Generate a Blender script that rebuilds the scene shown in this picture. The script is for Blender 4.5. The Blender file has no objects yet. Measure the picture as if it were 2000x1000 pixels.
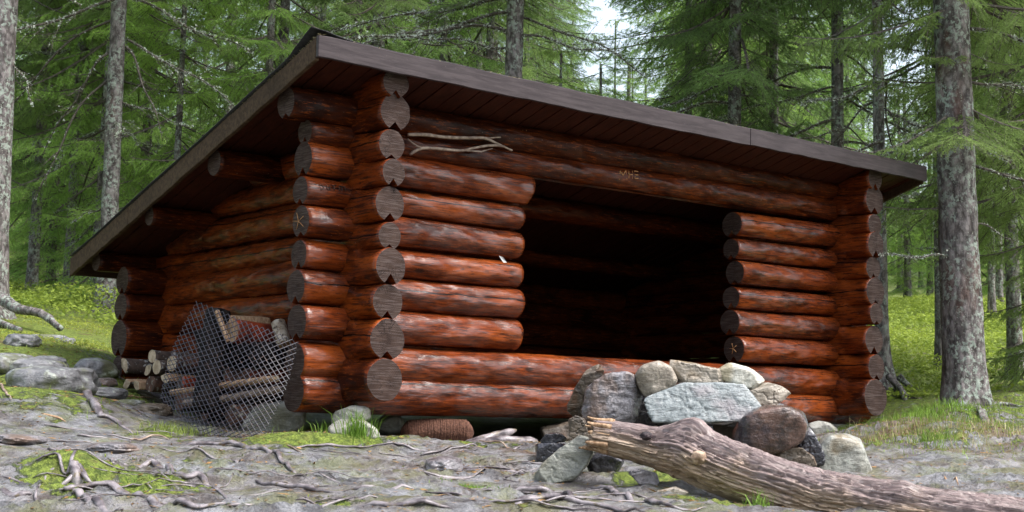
import bpy, bmesh, math, random
import numpy as np
from mathutils import Vector, Matrix

# ------------------------------------------------------------------ camera, sky, sun
S = bpy.context.scene
CAM = np.array([-4.3625, -6.7234, -0.1324]); YAW, PIT, ROL, FPX = 0.6892, 0.1078, 0.0225, 2723.4
dv = np.array([math.sin(YAW)*math.cos(PIT), math.cos(YAW)*math.cos(PIT), math.sin(PIT)])
rv = np.array([math.cos(YAW), -math.sin(YAW), 0.0]); uv_ = np.cross(rv, dv)
R2 = rv*math.cos(ROL)+uv_*math.sin(ROL); U2 = -rv*math.sin(ROL)+uv_*math.cos(ROL)
cam = bpy.data.cameras.new('camera'); co = bpy.data.objects.new('camera', cam); S.collection.objects.link(co)
m = Matrix(((R2[0], U2[0], -dv[0], CAM[0]), (R2[1], U2[1], -dv[1], CAM[1]), (R2[2], U2[2], -dv[2], CAM[2]), (0, 0, 0, 1)))
co.matrix_world = m
cam.sensor_width = 36; cam.lens = FPX/2000*36; cam.clip_end = 600; cam.clip_start = .05
cam.dof.use_dof = True; cam.dof.focus_distance = 7.8; cam.dof.aperture_fstop = 7.1
S.camera = co
SUN_EL, SUN_AZ = math.radians(60), math.radians(150)   # azimuth of the sun measured from +Y clockwise
W = bpy.data.worlds.new('World'); S.world = W; W.use_nodes = True
nt = W.node_tree; nt.nodes.clear()
sky = nt.nodes.new('ShaderNodeTexSky'); sky.sky_type = 'NISHITA'; sky.sun_disc = False
sky.sun_elevation = SUN_EL; sky.sun_rotation = SUN_AZ; sky.dust_density = 4; sky.air_density = 1.2; sky.ozone_density = 1
hs = nt.nodes.new('ShaderNodeHueSaturation'); hs.inputs['Saturation'].default_value = .62; hs.inputs['Value'].default_value = 1.0
bg = nt.nodes.new('ShaderNodeBackground'); bg.inputs['Strength'].default_value = .15
wo = nt.nodes.new('ShaderNodeOutputWorld')
nt.links.new(sky.outputs[0], hs.inputs['Color']); nt.links.new(hs.outputs[0], bg.inputs[0]); nt.links.new(bg.outputs[0], wo.inputs[0])
sl = bpy.data.lights.new('sun', 'SUN'); sl.energy = 1.5; sl.angle = math.radians(20); sl.color = (1, .98, .96)
so = bpy.data.objects.new('sun', sl); S.collection.objects.link(so)
sd = Vector((math.sin(SUN_AZ)*math.cos(SUN_EL), math.cos(SUN_AZ)*math.cos(SUN_EL), math.sin(SUN_EL)))
so.rotation_euler = sd.to_track_quat('Z', 'Y').to_euler(); so.location = (0, -10, 20)
S.view_settings.view_transform = 'Standard'; S.view_settings.look = 'None'
S.view_settings.exposure = 1.4; S.view_settings.gamma = 1
S.cycles.max_bounces = 8; S.cycles.diffuse_bounces = 4; S.cycles.glossy_bounces = 3; S.cycles.transmission_bounces = 3
S.cycles.caustics_reflective = False; S.cycles.caustics_refractive = False
try: S.cycles.use_denoising = True
except Exception: pass

def ray(px, py): return dv + R2*(px-1000)/FPX - U2*(py-500)/FPX
def at(px, py, dep): return CAM + ray(px, py)*dep
def hit(px, py, ax, val):
    v = ray(px, py); i = 'xyz'.index(ax); return CAM + v*((val-CAM[i])/v[i])

# ------------------------------------------------------------------ noise
def _h(ix, iy, iz, seed):
    n = (ix.astype(np.int64)*73856093) ^ (iy.astype(np.int64)*19349663) ^ (iz.astype(np.int64)*83492791) ^ (seed*2654435761)
    n = (n ^ (n >> 13)) & 0xffffffff
    n = (n*1274126177) & 0xffffffff
    n = (n ^ (n >> 16)) & 0xffffffff
    return n/4294967295.0
def vnoise(p, seed=0):
    p = np.asarray(p, float); i = np.floor(p); f = p-i; f = f*f*(3-2*f)
    x, y, z = i[..., 0], i[..., 1], i[..., 2]; fx, fy, fz = f[..., 0], f[..., 1], f[..., 2]
    o = 0
    for a in (0, 1):
        for b in (0, 1):
            for c in (0, 1):
                o = o + _h(x+a, y+b, z+c, seed)*(fx if a else 1-fx)*(fy if b else 1-fy)*(fz if c else 1-fz)
    return o*2-1
def fbm(p, oct=4, seed=0, gain=.5):
    o = 0; a = 1; t = 0; p = np.asarray(p, float)
    for k in range(oct): o = o + a*vnoise(p*2**k+17.3*k, seed+k); t += a; a *= gain
    return o/t
def sstep(a, b, x): t = np.clip((x-a)/(b-a), 0, 1); return t*t*(3-2*t)

# ------------------------------------------------------------------ object helpers
def link(o): S.collection.objects.link(o); return o
def tag(o, label=None, cat=None, group=None, kind=None):
    if label: o['label'] = label
    if cat: o['category'] = cat
    if group: o['group'] = group
    if kind: o['kind'] = kind
    return o
def empty(name, loc=(0, 0, 0), rz=0):
    o = bpy.data.objects.new(name, None); o.location = loc; o.rotation_euler = (0, 0, rz); o.empty_display_size = .1
    return link(o)
def mesh_np(name, V, F, mats, smooth=True, mi=None, tint=None, parent=None, attr='tint'):
    """V (n,3); F (m,k) int array with equal-size polygons"""
    me = bpy.data.meshes.new(name); V = np.asarray(V, np.float32); F = np.asarray(F, np.int32); n, k = F.shape
    me.vertices.add(len(V)); me.vertices.foreach_set('co', V.ravel())
    me.loops.add(n*k); me.loops.foreach_set('vertex_index', F.ravel())
    me.polygons.add(n); me.polygons.foreach_set('loop_start', np.arange(0, n*k, k, dtype=np.int32))
    try: me.polygons.foreach_set('loop_total', np.full(n, k, np.int32))
    except Exception: pass
    for x in mats: me.materials.append(x)
    if mi is not None: me.polygons.foreach_set('material_index', np.asarray(mi, np.int32))
    me.polygons.foreach_set('use_smooth', np.full(n, bool(smooth)) if np.isscalar(smooth) else np.asarray(smooth, bool))
    if tint is not None:
        dom = 'FACE' if len(tint) == n else 'POINT'
        a = me.attributes.new(attr, 'FLOAT', dom); a.data.foreach_set('value', np.asarray(tint, np.float32))
    me.update(calc_edges=True)
    o = bpy.data.objects.new(name, me); o.parent = parent
    return link(o)
def mesh_py(name, V, F, mats, smooth=False, mi=None, parent=None):
    me = bpy.data.meshes.new(name); me.from_pydata([tuple(map(float, v)) for v in V], [], F)
    for x in mats: me.materials.append(x)
    for i, p in enumerate(me.polygons):
        p.use_smooth = smooth if isinstance(smooth, bool) else bool(smooth[i])
        if mi is not None: p.material_index = mi[i]
    o = bpy.data.objects.new(name, me); o.parent = parent
    return link(o)
def box_vf(x0, x1, y0, y1, z0, z1):
    V = [(x, y, z) for x in (x0, x1) for y in (y0, y1) for z in (z0, z1)]
    return V, [(0, 1, 3, 2), (4, 6, 7, 5), (0, 4, 5, 1), (2, 3, 7, 6), (0, 2, 6, 4), (1, 5, 7, 3)]
def copy_tree(o, parent=None):
    c = o.copy(); S.collection.objects.link(c)
    if parent: c.parent = parent
    for ch in list(o.children): copy_tree(ch, c)
    return c
def tube_np(P, Rr, ns=8, seed=0, rough=0.0, freq=6.0, closed_ends=True, flat=1.0):
    """tube along points P (n,3) with radii; returns V, F(quads) - ends collapsed to points"""
    P = np.asarray(P, float); Rr = np.asarray(Rr, float); n = len(P)
    T = np.gradient(P, axis=0); T /= np.linalg.norm(T, axis=1)[:, None]+1e-9
    up = np.array([0, 0, 1.0]) if abs(T[:, 2]).mean() < .8 else np.array([1.0, 0, 0])
    A = np.cross(T, up); A /= np.linalg.norm(A, axis=1)[:, None]+1e-9; B = np.cross(A, T)
    th = np.linspace(0, 2*np.pi, ns, endpoint=False)
    rr = Rr[:, None]*np.ones(ns)[None]
    if rough:
        s = np.r_[0, np.cumsum(np.linalg.norm(np.diff(P, axis=0), axis=1))]
        q = np.stack([s[:, None]*freq*np.ones(ns), np.cos(th)[None]*1.5*np.ones((n, 1)), np.sin(th)[None]*1.5*np.ones((n, 1))], -1)
        rr = rr*(1+rough*fbm(q, 3, seed))
    V = P[:, None]+A[:, None]*(rr*np.cos(th))[..., None]+B[:, None]*(rr*np.sin(th)*flat)[..., None]
    V = V.reshape(-1, 3)
    i = np.arange(n-1)[:, None]*ns; j = np.arange(ns)[None]; j2 = (j+1) % ns
    F = np.stack([i+j, i+j2, i+ns+j2, i+ns+j], -1).reshape(-1, 4)
    if closed_ends:
        c0, c1 = len(V), len(V)+1; V = np.vstack([V, P[0], P[-1]]); b = (n-1)*ns
        E = [[c0, (k+1) % ns, k, k] for k in range(ns)]+[[c1, b+k, b+(k+1) % ns, b+(k+1) % ns] for k in range(ns)]
        return V, F, np.array([e[:3] for e in E])
    return V, F, np.zeros((0, 3), int)
def smoothpath(P, n):
    P = np.asarray(P, float); m_ = len(P)
    if m_ < 3:
        t = np.linspace(0, 1, n)[:, None]; return P[0]*(1-t)+P[-1]*t
    Q = np.vstack([2*P[0]-P[1], P, 2*P[-1]-P[-2]]); out = []
    for u in np.linspace(0, m_-1-1e-6, n):
        i = int(u); t = u-i; a, b, c, d = Q[i], Q[i+1], Q[i+2], Q[i+3]
        out.append(.5*((2*b)+(-a+c)*t+(2*a-5*b+4*c-d)*t*t+(-a+3*b-3*c+d)*t**3))
    return np.array(out)
class Acc:
    """collects tubes and polygons (as triangles) into one mesh"""
    def __init__(s): s.V = []; s.F = []; s.n = 0; s.m = []; s.t = []
    def add(s, V, F, mi=0, tint=0.0):
        V = np.asarray(V, float); F = np.asarray(F, int)
        if F.shape[1] == 4: F = np.vstack([F[:, [0, 1, 2]], F[:, [0, 2, 3]]])
        s.V.append(V); s.F.append(F+s.n); s.n += len(V)
        s.m.append(np.full(len(F), mi)); s.t.append(np.full(len(F), tint) if np.isscalar(tint) else tint)
    def tube(s, P, R, ns=6, mi=0, tint=0.0, **k):
        V, F, E = tube_np(P, R, ns, **k)
        T = np.vstack([F[:, [0, 1, 2]], F[:, [0, 2, 3]], E]); s.add(V, T, mi, tint)
    def build(s, name, mats, parent=None, smooth=True):
        return mesh_np(name, np.vstack(s.V), np.vstack(s.F), mats, smooth, np.concatenate(s.m), np.concatenate(s.t), parent)

# ------------------------------------------------------------------ materials
class N:
    def __init__(s, name):
        s.m = bpy.data.materials.new(name); s.m.use_nodes = True; s.t = s.m.node_tree; s.t.nodes.clear()
        s.out = s.t.nodes.new('ShaderNodeOutputMaterial')
    def n(s, typ, ins=None, **pr):
        nd = s.t.nodes.new('ShaderNode'+typ)
        for k, v in pr.items(): setattr(nd, k, v)
        for k, v in (ins or {}).items(): s.set(nd, k, v)
        return nd
    def set(s, nd, k, v):
        i = nd.inputs[k]
        if isinstance(v, bpy.types.NodeSocket): s.t.links.new(v, i)
        elif isinstance(v, bpy.types.Node): s.t.links.new(v.outputs[0], i)
        elif isinstance(v, (tuple, list)) and len(v) == 3 and i.type == 'RGBA': i.default_value = (*v, 1)
        else: i.default_value = v
    def noise(s, vec, scale, detail=4, rough=.55, dist=0.0):
        return s.n('TexNoise', {'Vector': vec, 'Scale': scale, 'Detail': detail, 'Roughness': rough, 'Distortion': dist}).outputs[0]
    def math(s, op, a, b=0.0, c=None, clamp=False):
        d = {0: a, 1: b}
        if c is not None: d[2] = c
        return s.n('Math', d, operation=op, use_clamp=clamp).outputs[0]
    def ramp(s, f, a, b):   # smooth 0..1 between a and b
        return s.n('MapRange', {'Value': f, 'From Min': a, 'From Max': b}, interpolation_type='SMOOTHSTEP').outputs[0]
    def mix(s, f, a, b, mode='MIX'):
        nd = s.n('Mix', data_type='RGBA', blend_type=mode); s.set(nd, 0, f); s.set(nd, 6, a); s.set(nd, 7, b); return nd.outputs[2]
    def vmap(s, vec, scale=(1, 1, 1), loc=(0, 0, 0)):
        return s.n('Mapping', {'Vector': vec, 'Scale': scale, 'Location': loc}).outputs[0]
    def vadd(s, a, b): return s.n('VectorMath', {0: a, 1: b}, operation='ADD').outputs[0]
    def bump(s, h, st=.5, dist=.01, nrm=None):
        d = {'Height': h, 'Strength': st, 'Distance': dist}
        if nrm is not None: d['Normal'] = nrm
        return s.n('Bump', d).outputs[0]
    def bsdf(s, col, rough=.7, nrm=None, spec=.5, coat=0.0, coatr=.1, coatn=None, metal=0.0):
        b = s.n('BsdfPrincipled', {'Base Color': col, 'Roughness': rough, 'Specular IOR Level': spec, 'Coat Weight': coat, 'Coat Roughness': coatr, 'Metallic': metal})
        if nrm is not None: s.set(b, 'Normal', nrm)
        if coatn is not None: s.set(b, 'Coat Normal', coatn)
        s.t.links.new(b.outputs[0], s.out.inputs[0]); return b
    def obj(s): return s.n('TexCoord').outputs['Object']
    def rnd(s): return s.n('ObjectInfo').outputs['Random']
    def attr(s, name): return s.n('Attribute', attribute_name=name).outputs['Fac']
    def objr(s):      # object coordinates shifted by a per-object random amount
        r = s.rnd(); v = s.n('CombineXYZ', {0: s.math('MULTIPLY', r, 37.0), 1: s.math('MULTIPLY', r, 91.0), 2: s.math('MULTIPLY', r, 53.0)}).outputs[0]
        return s.vadd(s.obj(), v)

def mat_log():
    s = N('stained_log'); o = s.obj(); p = s.objr()
    oi = s.n('ObjectInfo'); sep = s.n('SeparateColor', {0: oi.outputs['Color']})
    g = s.noise(s.vmap(p, (2.2, 22, 22)), 1.6, 6, .62, .3)
    st = s.noise(s.vmap(p, (1.6, 4.5, 4.5)), 1.5, 5, .6, .6)
    bl = s.noise(s.vmap(p, (.7, 2, 2)), 2.0, 2)
    c = s.mix(s.ramp(st, .30, .58), (.032, .0062, .0022), (.142, .0255, .0036))
    c = s.mix(s.math('MULTIPLY', s.ramp(g, .55, .66), .75), c, (.026, .007, .004))
    c = s.mix(s.math('MULTIPLY', s.ramp(bl, .53, .68), .6), c, (.27, .056, .007))
    st2 = s.noise(s.vmap(p, (1.3, 60, 60)), 1.4, 4, .6, .3); c = s.mix(s.math('MULTIPLY', s.ramp(st2, .56, .63), .8), c, (.035, .009, .005))
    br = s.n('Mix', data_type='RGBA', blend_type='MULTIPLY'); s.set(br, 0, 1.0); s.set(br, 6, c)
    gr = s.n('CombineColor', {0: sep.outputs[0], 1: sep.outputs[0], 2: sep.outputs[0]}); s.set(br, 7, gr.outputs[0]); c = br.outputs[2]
    # knots
    v = s.n('TexVoronoi', {'Vector': s.vmap(p, (2.6, 7, 7)), 'Scale': 1.0, 'Randomness': 1.0}).outputs['Distance']
    kn = s.math('SUBTRACT', 1.0, s.ramp(v, .05, .13)); c = s.mix(s.math('MULTIPLY', kn, .85), c, (.018, .008, .006))
    # drying check running along the log
    so_ = s.n('SeparateXYZ', {0: o}); ang = s.math('ARCTAN2', so_.outputs[2], so_.outputs[1])
    wob = s.math('MULTIPLY', s.math('SUBTRACT', s.noise(s.vmap(p, (3, .1, .1)), 1.0, 4), .5), .7)
    a2 = s.math('ABSOLUTE', s.math('SUBTRACT', s.math('ADD', ang, wob), sep.outputs[1]))
    ck = s.math('MULTIPLY', s.math('SUBTRACT', 1.0, s.ramp(a2, .018, .05)), sep.outputs[2])
    c = s.mix(ck, c, (.006, .004, .004))
    # worn pale flecks and dust
    fl = s.noise(s.vmap(p, (30, 60, 60)), 2.0, 2); c = s.mix(s.math('MULTIPLY', s.ramp(fl, .70, .76), .45), c, (.26, .20, .17)); s3 = s.noise(s.vmap(p, (5, 40, 40)), 2.2, 5, .7); c = s.mix(s.math('MULTIPLY', s.ramp(s3, .54, .60), .7), c, (.018, .005, .003)); c = s.mix(s.math('MULTIPLY', s.ramp(s3, .44, .38), .35), c, (.34, .075, .012))
    fac = s.noise(s.vmap(p, (5.5, 13, 13)), 1.0, 1.5, .4, .2)
    h = s.math('ADD', s.math('MULTIPLY', fac, 1.0), s.math('MULTIPLY', g, .16))
    h = s.math('SUBTRACT', h, s.math('MULTIPLY', ck, .5))
    n1 = s.bump(h, 1.0, .035); fn = s.noise(s.vmap(p, (12, 110, 110)), 1.0, 3); n2 = s.bump(fn, .25, .004, n1)
    nc = s.bump(s.math('ADD', fac, s.math('MULTIPLY', s.noise(s.vmap(p, (9, 34, 34)), 1.0, 5, .65), .32)), .8, .03)
    s.bsdf(c, s.math('ADD', .45, s.math('MULTIPLY', g, .3)), n2, .06, s.math('MULTIPLY', oi.outputs['Alpha'], s.math('MULTIPLY_ADD', s.ramp(fac, .35, .55), .75, .2)), s.math('ADD', .05, s.math('MULTIPLY', st, .16)), nc); return s.m
def mat_end():
    s = N('log_end_grain'); o = s.obj(); p = s.objr(); q = s.n('SeparateXYZ', {0: o})
    w = s.n('CombineXYZ', {0: 0.0, 1: q.outputs[1], 2: q.outputs[2]}).outputs[0]
    rr = s.n('VectorMath', {0: w}, operation='LENGTH').outputs['Value']
    wr = s.math('ADD', rr, s.math('MULTIPLY', s.noise(p, 9, 3), .018))
    ring = s.math('SINE', s.math('MULTIPLY', wr, 620.0)); ring = s.math('MULTIPLY_ADD', ring, .5, .5)
    saw = s.noise(s.n('Mapping', {'Vector': p, 'Rotation': s.n('CombineXYZ', {0: s.math('MULTIPLY', s.rnd(), 3.0), 1: 0.0, 2: 0.0}).outputs[0], 'Scale': (1, 5, 110)}).outputs[0], 2, 2)
    big = s.noise(p, 11, 4)
    c = s.mix(big, (.020, .012, .009), (.080, .050, .040))
    c = s.mix(s.math('MULTIPLY', s.math('MULTIPLY', ring, s.ramp(s.noise(p, 14, 2), .35, .6)), .6), c, (.018, .011, .010))
    c = s.mix(s.math('MULTIPLY', s.ramp(saw, .48, .62), .6), c, (.11, .085, .078))
    ang = s.math('ARCTAN2', q.outputs[2], q.outputs[1])
    an = s.n('CombineXYZ', {0: s.math('MULTIPLY', ang, 1.6), 1: s.math('MULTIPLY', s.rnd(), 90.0), 2: s.math('MULTIPLY', rr, 6.0)}).outputs[0]
    cn = s.noise(an, 1.6, 3, .6); cr = s.math('SUBTRACT', 1.0, s.ramp(s.math('ABSOLUTE', s.math('SUBTRACT', cn, .5)), .004, .014))
    cr = s.math('MULTIPLY', cr, s.ramp(s.noise(s.vmap(p, (1, 1, 1)), 6, 1), .45, .6))
    c = s.mix(cr, c, (.008, .006, .006))
    h = s.math('SUBTRACT', s.math('ADD', s.math('MULTIPLY', saw, .5), s.math('MULTIPLY', ring, .15)), s.math('MULTIPLY', cr, 1.0))
    s.bsdf(c, .75, s.bump(h, .6, .005), .12); return s.m
def mat_board(name, a, b, rough=.5, axis='x', coat=.1):
    s = N(name); p = s.objr(); sc = (3, 30, 30) if axis == 'x' else (30, 3, 30)
    g = s.noise(s.vmap(p, sc), 1.5, 5, .6, .4); big = s.noise(p, 2.2, 4)
    c = s.mix(s.ramp(g, .3, .7), a, b); c = s.mix(s.math('MULTIPLY', s.ramp(big, .5, .75), .4), c, tuple(x*.55 for x in a))
    fl = s.noise(p, 120, 2); c = s.mix(s.math('MULTIPLY', s.ramp(fl, .7, .78), .5), c, tuple(min(1, x*2.6) for x in b))
    s.bsdf(c, rough, s.bump(g, .45, .004), .2, coat, .3); return s.m
def mat_simple(name, a, b, scale=8, rough=.7, bump=.4, dist=.01, spec=.4, coat=0.0, stretch=(1, 1, 1), lo=.35, hi=.65, third=None, detail=5):
    s = N(name); p = s.vmap(s.objr(), stretch); g = s.noise(p, scale, detail, .6, .2)
    c = s.mix(s.ramp(g, lo, hi), a, b)
    if third: c = s.mix(s.ramp(s.noise(p, scale*1.7, 4), .56, .66), c, third)
    f = s.noise(p, scale*5, 4); h = s.math('ADD', g, s.math('MULTIPLY', f, .35))
    s.bsdf(c, rough, s.bump(h, bump, dist), spec, coat, .12); return s.m
def mat_bark():
    s = N('spruce_bark'); p = s.objr()
    n1 = s.noise(s.vmap(p, (1, 1, .45)), 16, 5, .65, .3)
    v = s.n('TexVoronoi', {'Vector': s.vmap(p, (1, 1, .55)), 'Scale': 26.0}, feature='F1').outputs['Distance']
    c = s.mix(s.ramp(n1, .35, .65), (.062, .053, .052), (.235, .21, .205))
    c = s.mix(s.math('MULTIPLY', s.ramp(v, .45, .75), .6), c, (.035, .027, .024))
    rd = s.noise(s.vmap(p, (1, 1, .3)), 5, 4); c = s.mix(s.math('MULTIPLY', s.ramp(rd, .58, .72), .5), c, (.11, .055, .04))
    l1 = s.noise(p, 4.5, 3); l2 = s.noise(p, 26, 4, .7)
    lich = s.math('MULTIPLY', s.ramp(l1, .38, .56), s.ramp(l2, .5, .56)); c = s.mix(s.math('MULTIPLY', lich, .85), c, (.31, .36, .31))
    l3 = s.noise(p, 60, 3); c = s.mix(s.math('MULTIPLY', s.ramp(l3, .62, .70), .7), c, (.36, .38, .32))
    h = s.math('SUBTRACT', s.math('ADD', n1, s.math('MULTIPLY', l2, .3)), s.math('MULTIPLY', v, .5))
    s.bsdf(c, .85, s.bump(h, .9, .02), .25); return s.m
def mat_foliage(name, dark, light, yellow, trans=.3):
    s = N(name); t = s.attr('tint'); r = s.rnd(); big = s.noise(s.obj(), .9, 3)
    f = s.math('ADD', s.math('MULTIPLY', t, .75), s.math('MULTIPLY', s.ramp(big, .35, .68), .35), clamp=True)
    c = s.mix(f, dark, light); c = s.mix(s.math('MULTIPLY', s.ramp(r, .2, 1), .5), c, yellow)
    # keep the dark, mix only half of the yellow in by tint
    b = s.n('BsdfPrincipled', {'Base Color': c, 'Roughness': .6, 'Specular IOR Level': .25})
    tr = s.n('BsdfTranslucent', {'Color': c}); mx = s.n('MixShader', {0: trans, 1: b.outputs[0], 2: tr.outputs[0]})
    s.t.links.new(mx.outputs[0], s.out.inputs[0]); return s.m
def mat_stone(name, a, b, wet=.3, lich=0.0, stain=None, vein=0.3, scale=7):
    s = N(name); p = s.objr(); g = s.noise(p, scale, 6, .62, .4); f = s.noise(p, scale*9, 4, .7); lay = s.noise(s.vmap(p, (1, 1, 5)), scale*.8, 4, .6, 1.0)
    c = s.mix(s.ramp(g, .32, .66), a, b); c = s.mix(s.math('MULTIPLY', s.ramp(f, .45, .7), .35), c, tuple(min(1, x*1.7) for x in b))
    c = s.mix(s.math('MULTIPLY', s.ramp(s.math('ABSOLUTE', s.math('SUBTRACT', lay, .5)), .03, 0.0), vein), c, tuple(x*.35 for x in a))
    if stain: c = s.mix(s.math('MULTIPLY', s.ramp(s.noise(p, scale*.6, 3), .5, .64), .75), c, stain)
    if lich: c = s.mix(s.math('MULTIPLY', s.ramp(s.noise(p, 14, 4, .7), .56, .62), lich), c, (.42, .46, .40))
    h = s.math('ADD', s.math('MULTIPLY', g, .8), s.math('ADD', s.math('MULTIPLY', f, .18), s.math('MULTIPLY', lay, .35)))
    s.bsdf(c, s.math('ADD', .52-.40*wet, s.math('MULTIPLY', f, .3)), s.bump(h, 1.0, .025), .45, wet*.5, .15); return s.m
def mat_ground():
    s = N('forest_floor'); p = s.obj(); moss = s.attr('moss'); lit = s.attr('litter')
    # coordinates stretched along the roots, which cross the slope
    rot = s.n('Mapping', {'Vector': p, 'Rotation': (0, 0, math.radians(38)), 'Scale': (1, 1, 1)}).outputs[0]
    st = s.vmap(rot, (2.2, 7, 7)); a = s.math('ADD', s.math('MULTIPLY', s.noise(st, 1.6, 7, .7, 1.2), .4), s.math('MULTIPLY', s.noise(p, 8, 8, .72, .4), .6)); b = s.noise(p, 5, 5, .6); d = s.noise(p, 45, 4, .65)
    c = s.mix(s.ramp(a, .40, .60), (.062, .060, .064), (.27, .272, .288))
    c = s.mix(s.math('MULTIPLY', s.ramp(d, .52, .7), .4), c, (.07, .05, .04))
    olive = s.noise(p, 4.2, 7, .7); c = s.mix(s.math('MULTIPLY', s.ramp(olive, .46, .60), .6), c, (.135, .15, .05))
    ln = s.noise(p, 2.6, 4); c = s.mix(s.math('MULTIPLY', s.math('MULTIPLY', s.ramp(ln, .4, .6), lit), .8), c, (.14, .08, .04))
    mm = s.math('MULTIPLY', s.ramp(s.math('ADD', moss, s.math('MULTIPLY', s.math('SUBTRACT', s.noise(p, 7, 7, .72), .5), 2.2)), .36, .50), 1.0)
    mn = s.noise(p, 30, 5, .7); mc = s.mix(s.ramp(mn, .35, .65), (.070, .105, .012), (.24, .31, .045)); mc = s.mix(s.math('MULTIPLY', s.ramp(b, .55, .7), .5), mc, (.20, .17, .05))
    mc = s.mix(s.math('MULTIPLY', s.ramp(s.noise(p, 3.1, 6, .7), .54, .64), .75), mc, (.14, .085, .04))
    c = s.mix(mm, c, mc)
    h = s.math('ADD', s.math('MULTIPLY', a, 1.0), s.math('ADD', s.math('MULTIPLY', d, .35), s.math('MULTIPLY', s.math('MULTIPLY', mn, mm), .9)))
    ro = s.math('ADD', s.math('MULTIPLY', mm, .35), s.math('ADD', .20, s.math('MULTIPLY', d, .34)), clamp=True)
    s.bsdf(c, ro, s.bump(h, 1.0, .05), .4); return s.m
def mat_drift():
    s = N('weathered_wood'); p = s.obj(); ax = s.attr('along'); an = s.attr('around')
    cv = s.n('CombineXYZ', {0: s.math('MULTIPLY', ax, 4.0), 1: an, 2: 0.0}).outputs[0]
    g = s.noise(s.vmap(cv, (.5, 10, 1)), 1.4, 8, .68, 1.2); f = s.noise(s.vmap(cv, (1.0, 46, 1)), 1.0, 6, .68, .5); big = s.noise(p, 4.2, 6, .65, .4); b2 = s.noise(p, 9.0, 5, .6, .6)
    tp = s.ramp(s.math('ADD', s.attr('top'), s.math('MULTIPLY', s.math('SUBTRACT', big, .5), 2.6)), -.35, .75)
    c = s.mix(tp, (.54, .385, .26), (.33, .245, .235))
    c = s.mix(s.math('MULTIPLY', s.ramp(g, .50, .62), .8), c, s.mix(tp, (.70, .56, .42), (.47, .38, .36)))
    c = s.mix(s.math('MULTIPLY', s.ramp(b2, .60, .68), .45), c, (.075, .045, .055))
    c = s.mix(s.math('MULTIPLY', s.ramp(f, .42, .34), .4), c, (.12, .065, .05))
    c = s.mix(s.math('MULTIPLY', s.ramp(g, .41, .35), .7), c, (.035, .020, .020))
    h = s.math('ADD', g, s.math('MULTIPLY', f, .6))
    s.bsdf(c, .55, s.bump(h, .9, .02), .4, .25, .25); return s.m

M = {}
M['log'] = mat_log(); M['end'] = mat_end(); M['bark'] = mat_bark(); M['ground'] = mat_ground(); M['drift'] = mat_drift()
M['fascia'] = mat_board('weathered_fascia_paint', (.034, .025, .027), (.064, .050, .052), .5, coat=.06)
M['fascia_side'] = mat_board('brown_fascia_paint', (.040, .024, .013), (.085, .054, .032), .75, coat=0)
M['soffit'] = mat_board('stained_roof_boards', (.030, .008, .005), (.062, .016, .009), .5, axis='y')
M['felt'] = mat_simple('black_roofing_felt', (.012, .012, .013), (.03, .03, .032), 60, .8, .5, .003)
M['dirt'] = mat_simple('roof_needle_litter', (.12, .10, .05), (.25, .22, .12), 50, .9)
M['root'] = mat_simple('wet_root', (.065, .052, .058), (.27, .24, .25), 14, .42, .9, .008, .45, .15, (1, 1, 1), third=(.14, .11, .07))
M['branch'] = mat_simple('dead_branch_bark', (.05, .04, .035), (.14, .12, .10), 30, .85, .6, .004)
M['lichen'] = mat_simple('pale_lichen', (.30, .34, .28), (.58, .62, .54), 60, .9, .5, .004)
M['needles'] = mat_foliage('spruce_needles', (.105, .17, .065), (.36, .53, .18), (.32, .41, .11), .5)
M['needles_bright'] = mat_foliage('young_spruce_needles', (.14, .26, .06), (.42, .64, .17), (.40, .56, .12), .5)
M['leaf'] = mat_foliage('undergrowth_leaf', (.09, .16, .025), (.38, .47, .075), (.42, .43, .08), .4)
M['grass'] = mat_foliage('grass_blade', (.06, .13, .015), (.25, .42, .06), (.36, .36, .12), .35)
M['steel'] = mat_simple('dark_expanded_steel', (.010, .010, .016), (.045, .042, .058), 40, .5, .3, .002, .5, .1, third=(.08, .04, .03))
M['splitwood'] = mat_simple('split_firewood', (.22, .12, .06), (.46, .31, .19), 12, .7, .6, .006, stretch=(6, 6, 1))
M['firebark'] = mat_simple('firewood_bark', (.035, .022, .018), (.13, .06, .035), 14, .65, .8, .01, third=(.30, .30, .26))
M['birchbark'] = mat_simple('birch_bark', (.028, .020, .018), (.10, .07, .055), 18, .7, .5, .006, third=(.42, .42, .40))
M['palebark'] = mat_simple('pale_peeling_bark', (.16, .11, .07), (.48, .42, .34), 22, .7, .7, .008, third=(.06, .04, .03))
M['char'] = mat_simple('charred_wood', (.006, .005, .005), (.026, .021, .019), 20, .85, .9, .012, .08, 0)
M['redwood'] = mat_simple('reddish_split_wood', (.07, .012, .008), (.30, .05, .018), 9, .4, .6, .008, .5, .3)
M['firecut'] = mat_simple('sawn_firewood_end', (.30, .22, .14), (.52, .42, .30), 25, .75, .3, .003)
M['straw'] = mat_foliage('dry_grass_blade', (.22, .18, .08), (.55, .48, .28), (.5, .42, .2), .3)
M['twig'] = mat_simple('weathered_stick', (.16, .11, .085), (.36, .28, .22), 25, .6, .6, .003)
M['carve'] = mat_simple('fresh_carved_wood', (.34, .15, .05), (.52, .28, .12), 50, .7)
M['carvedark'] = mat_simple('old_carving', (.03, .01, .006), (.05, .02, .01), 50, .7)
M['white'] = mat_simple('white_scrap', (.6, .6, .6), (.8, .8, .8), 30, .6)
M['netting'] = mat_simple('rusty_brown_netting', (.06, .022, .012), (.13, .055, .032), 60, .8, .9, .01)
M['litter'] = mat_foliage('fallen_leaf_and_needle', (.06, .035, .02), (.32, .20, .09), (.40, .22, .07), .1)

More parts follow.
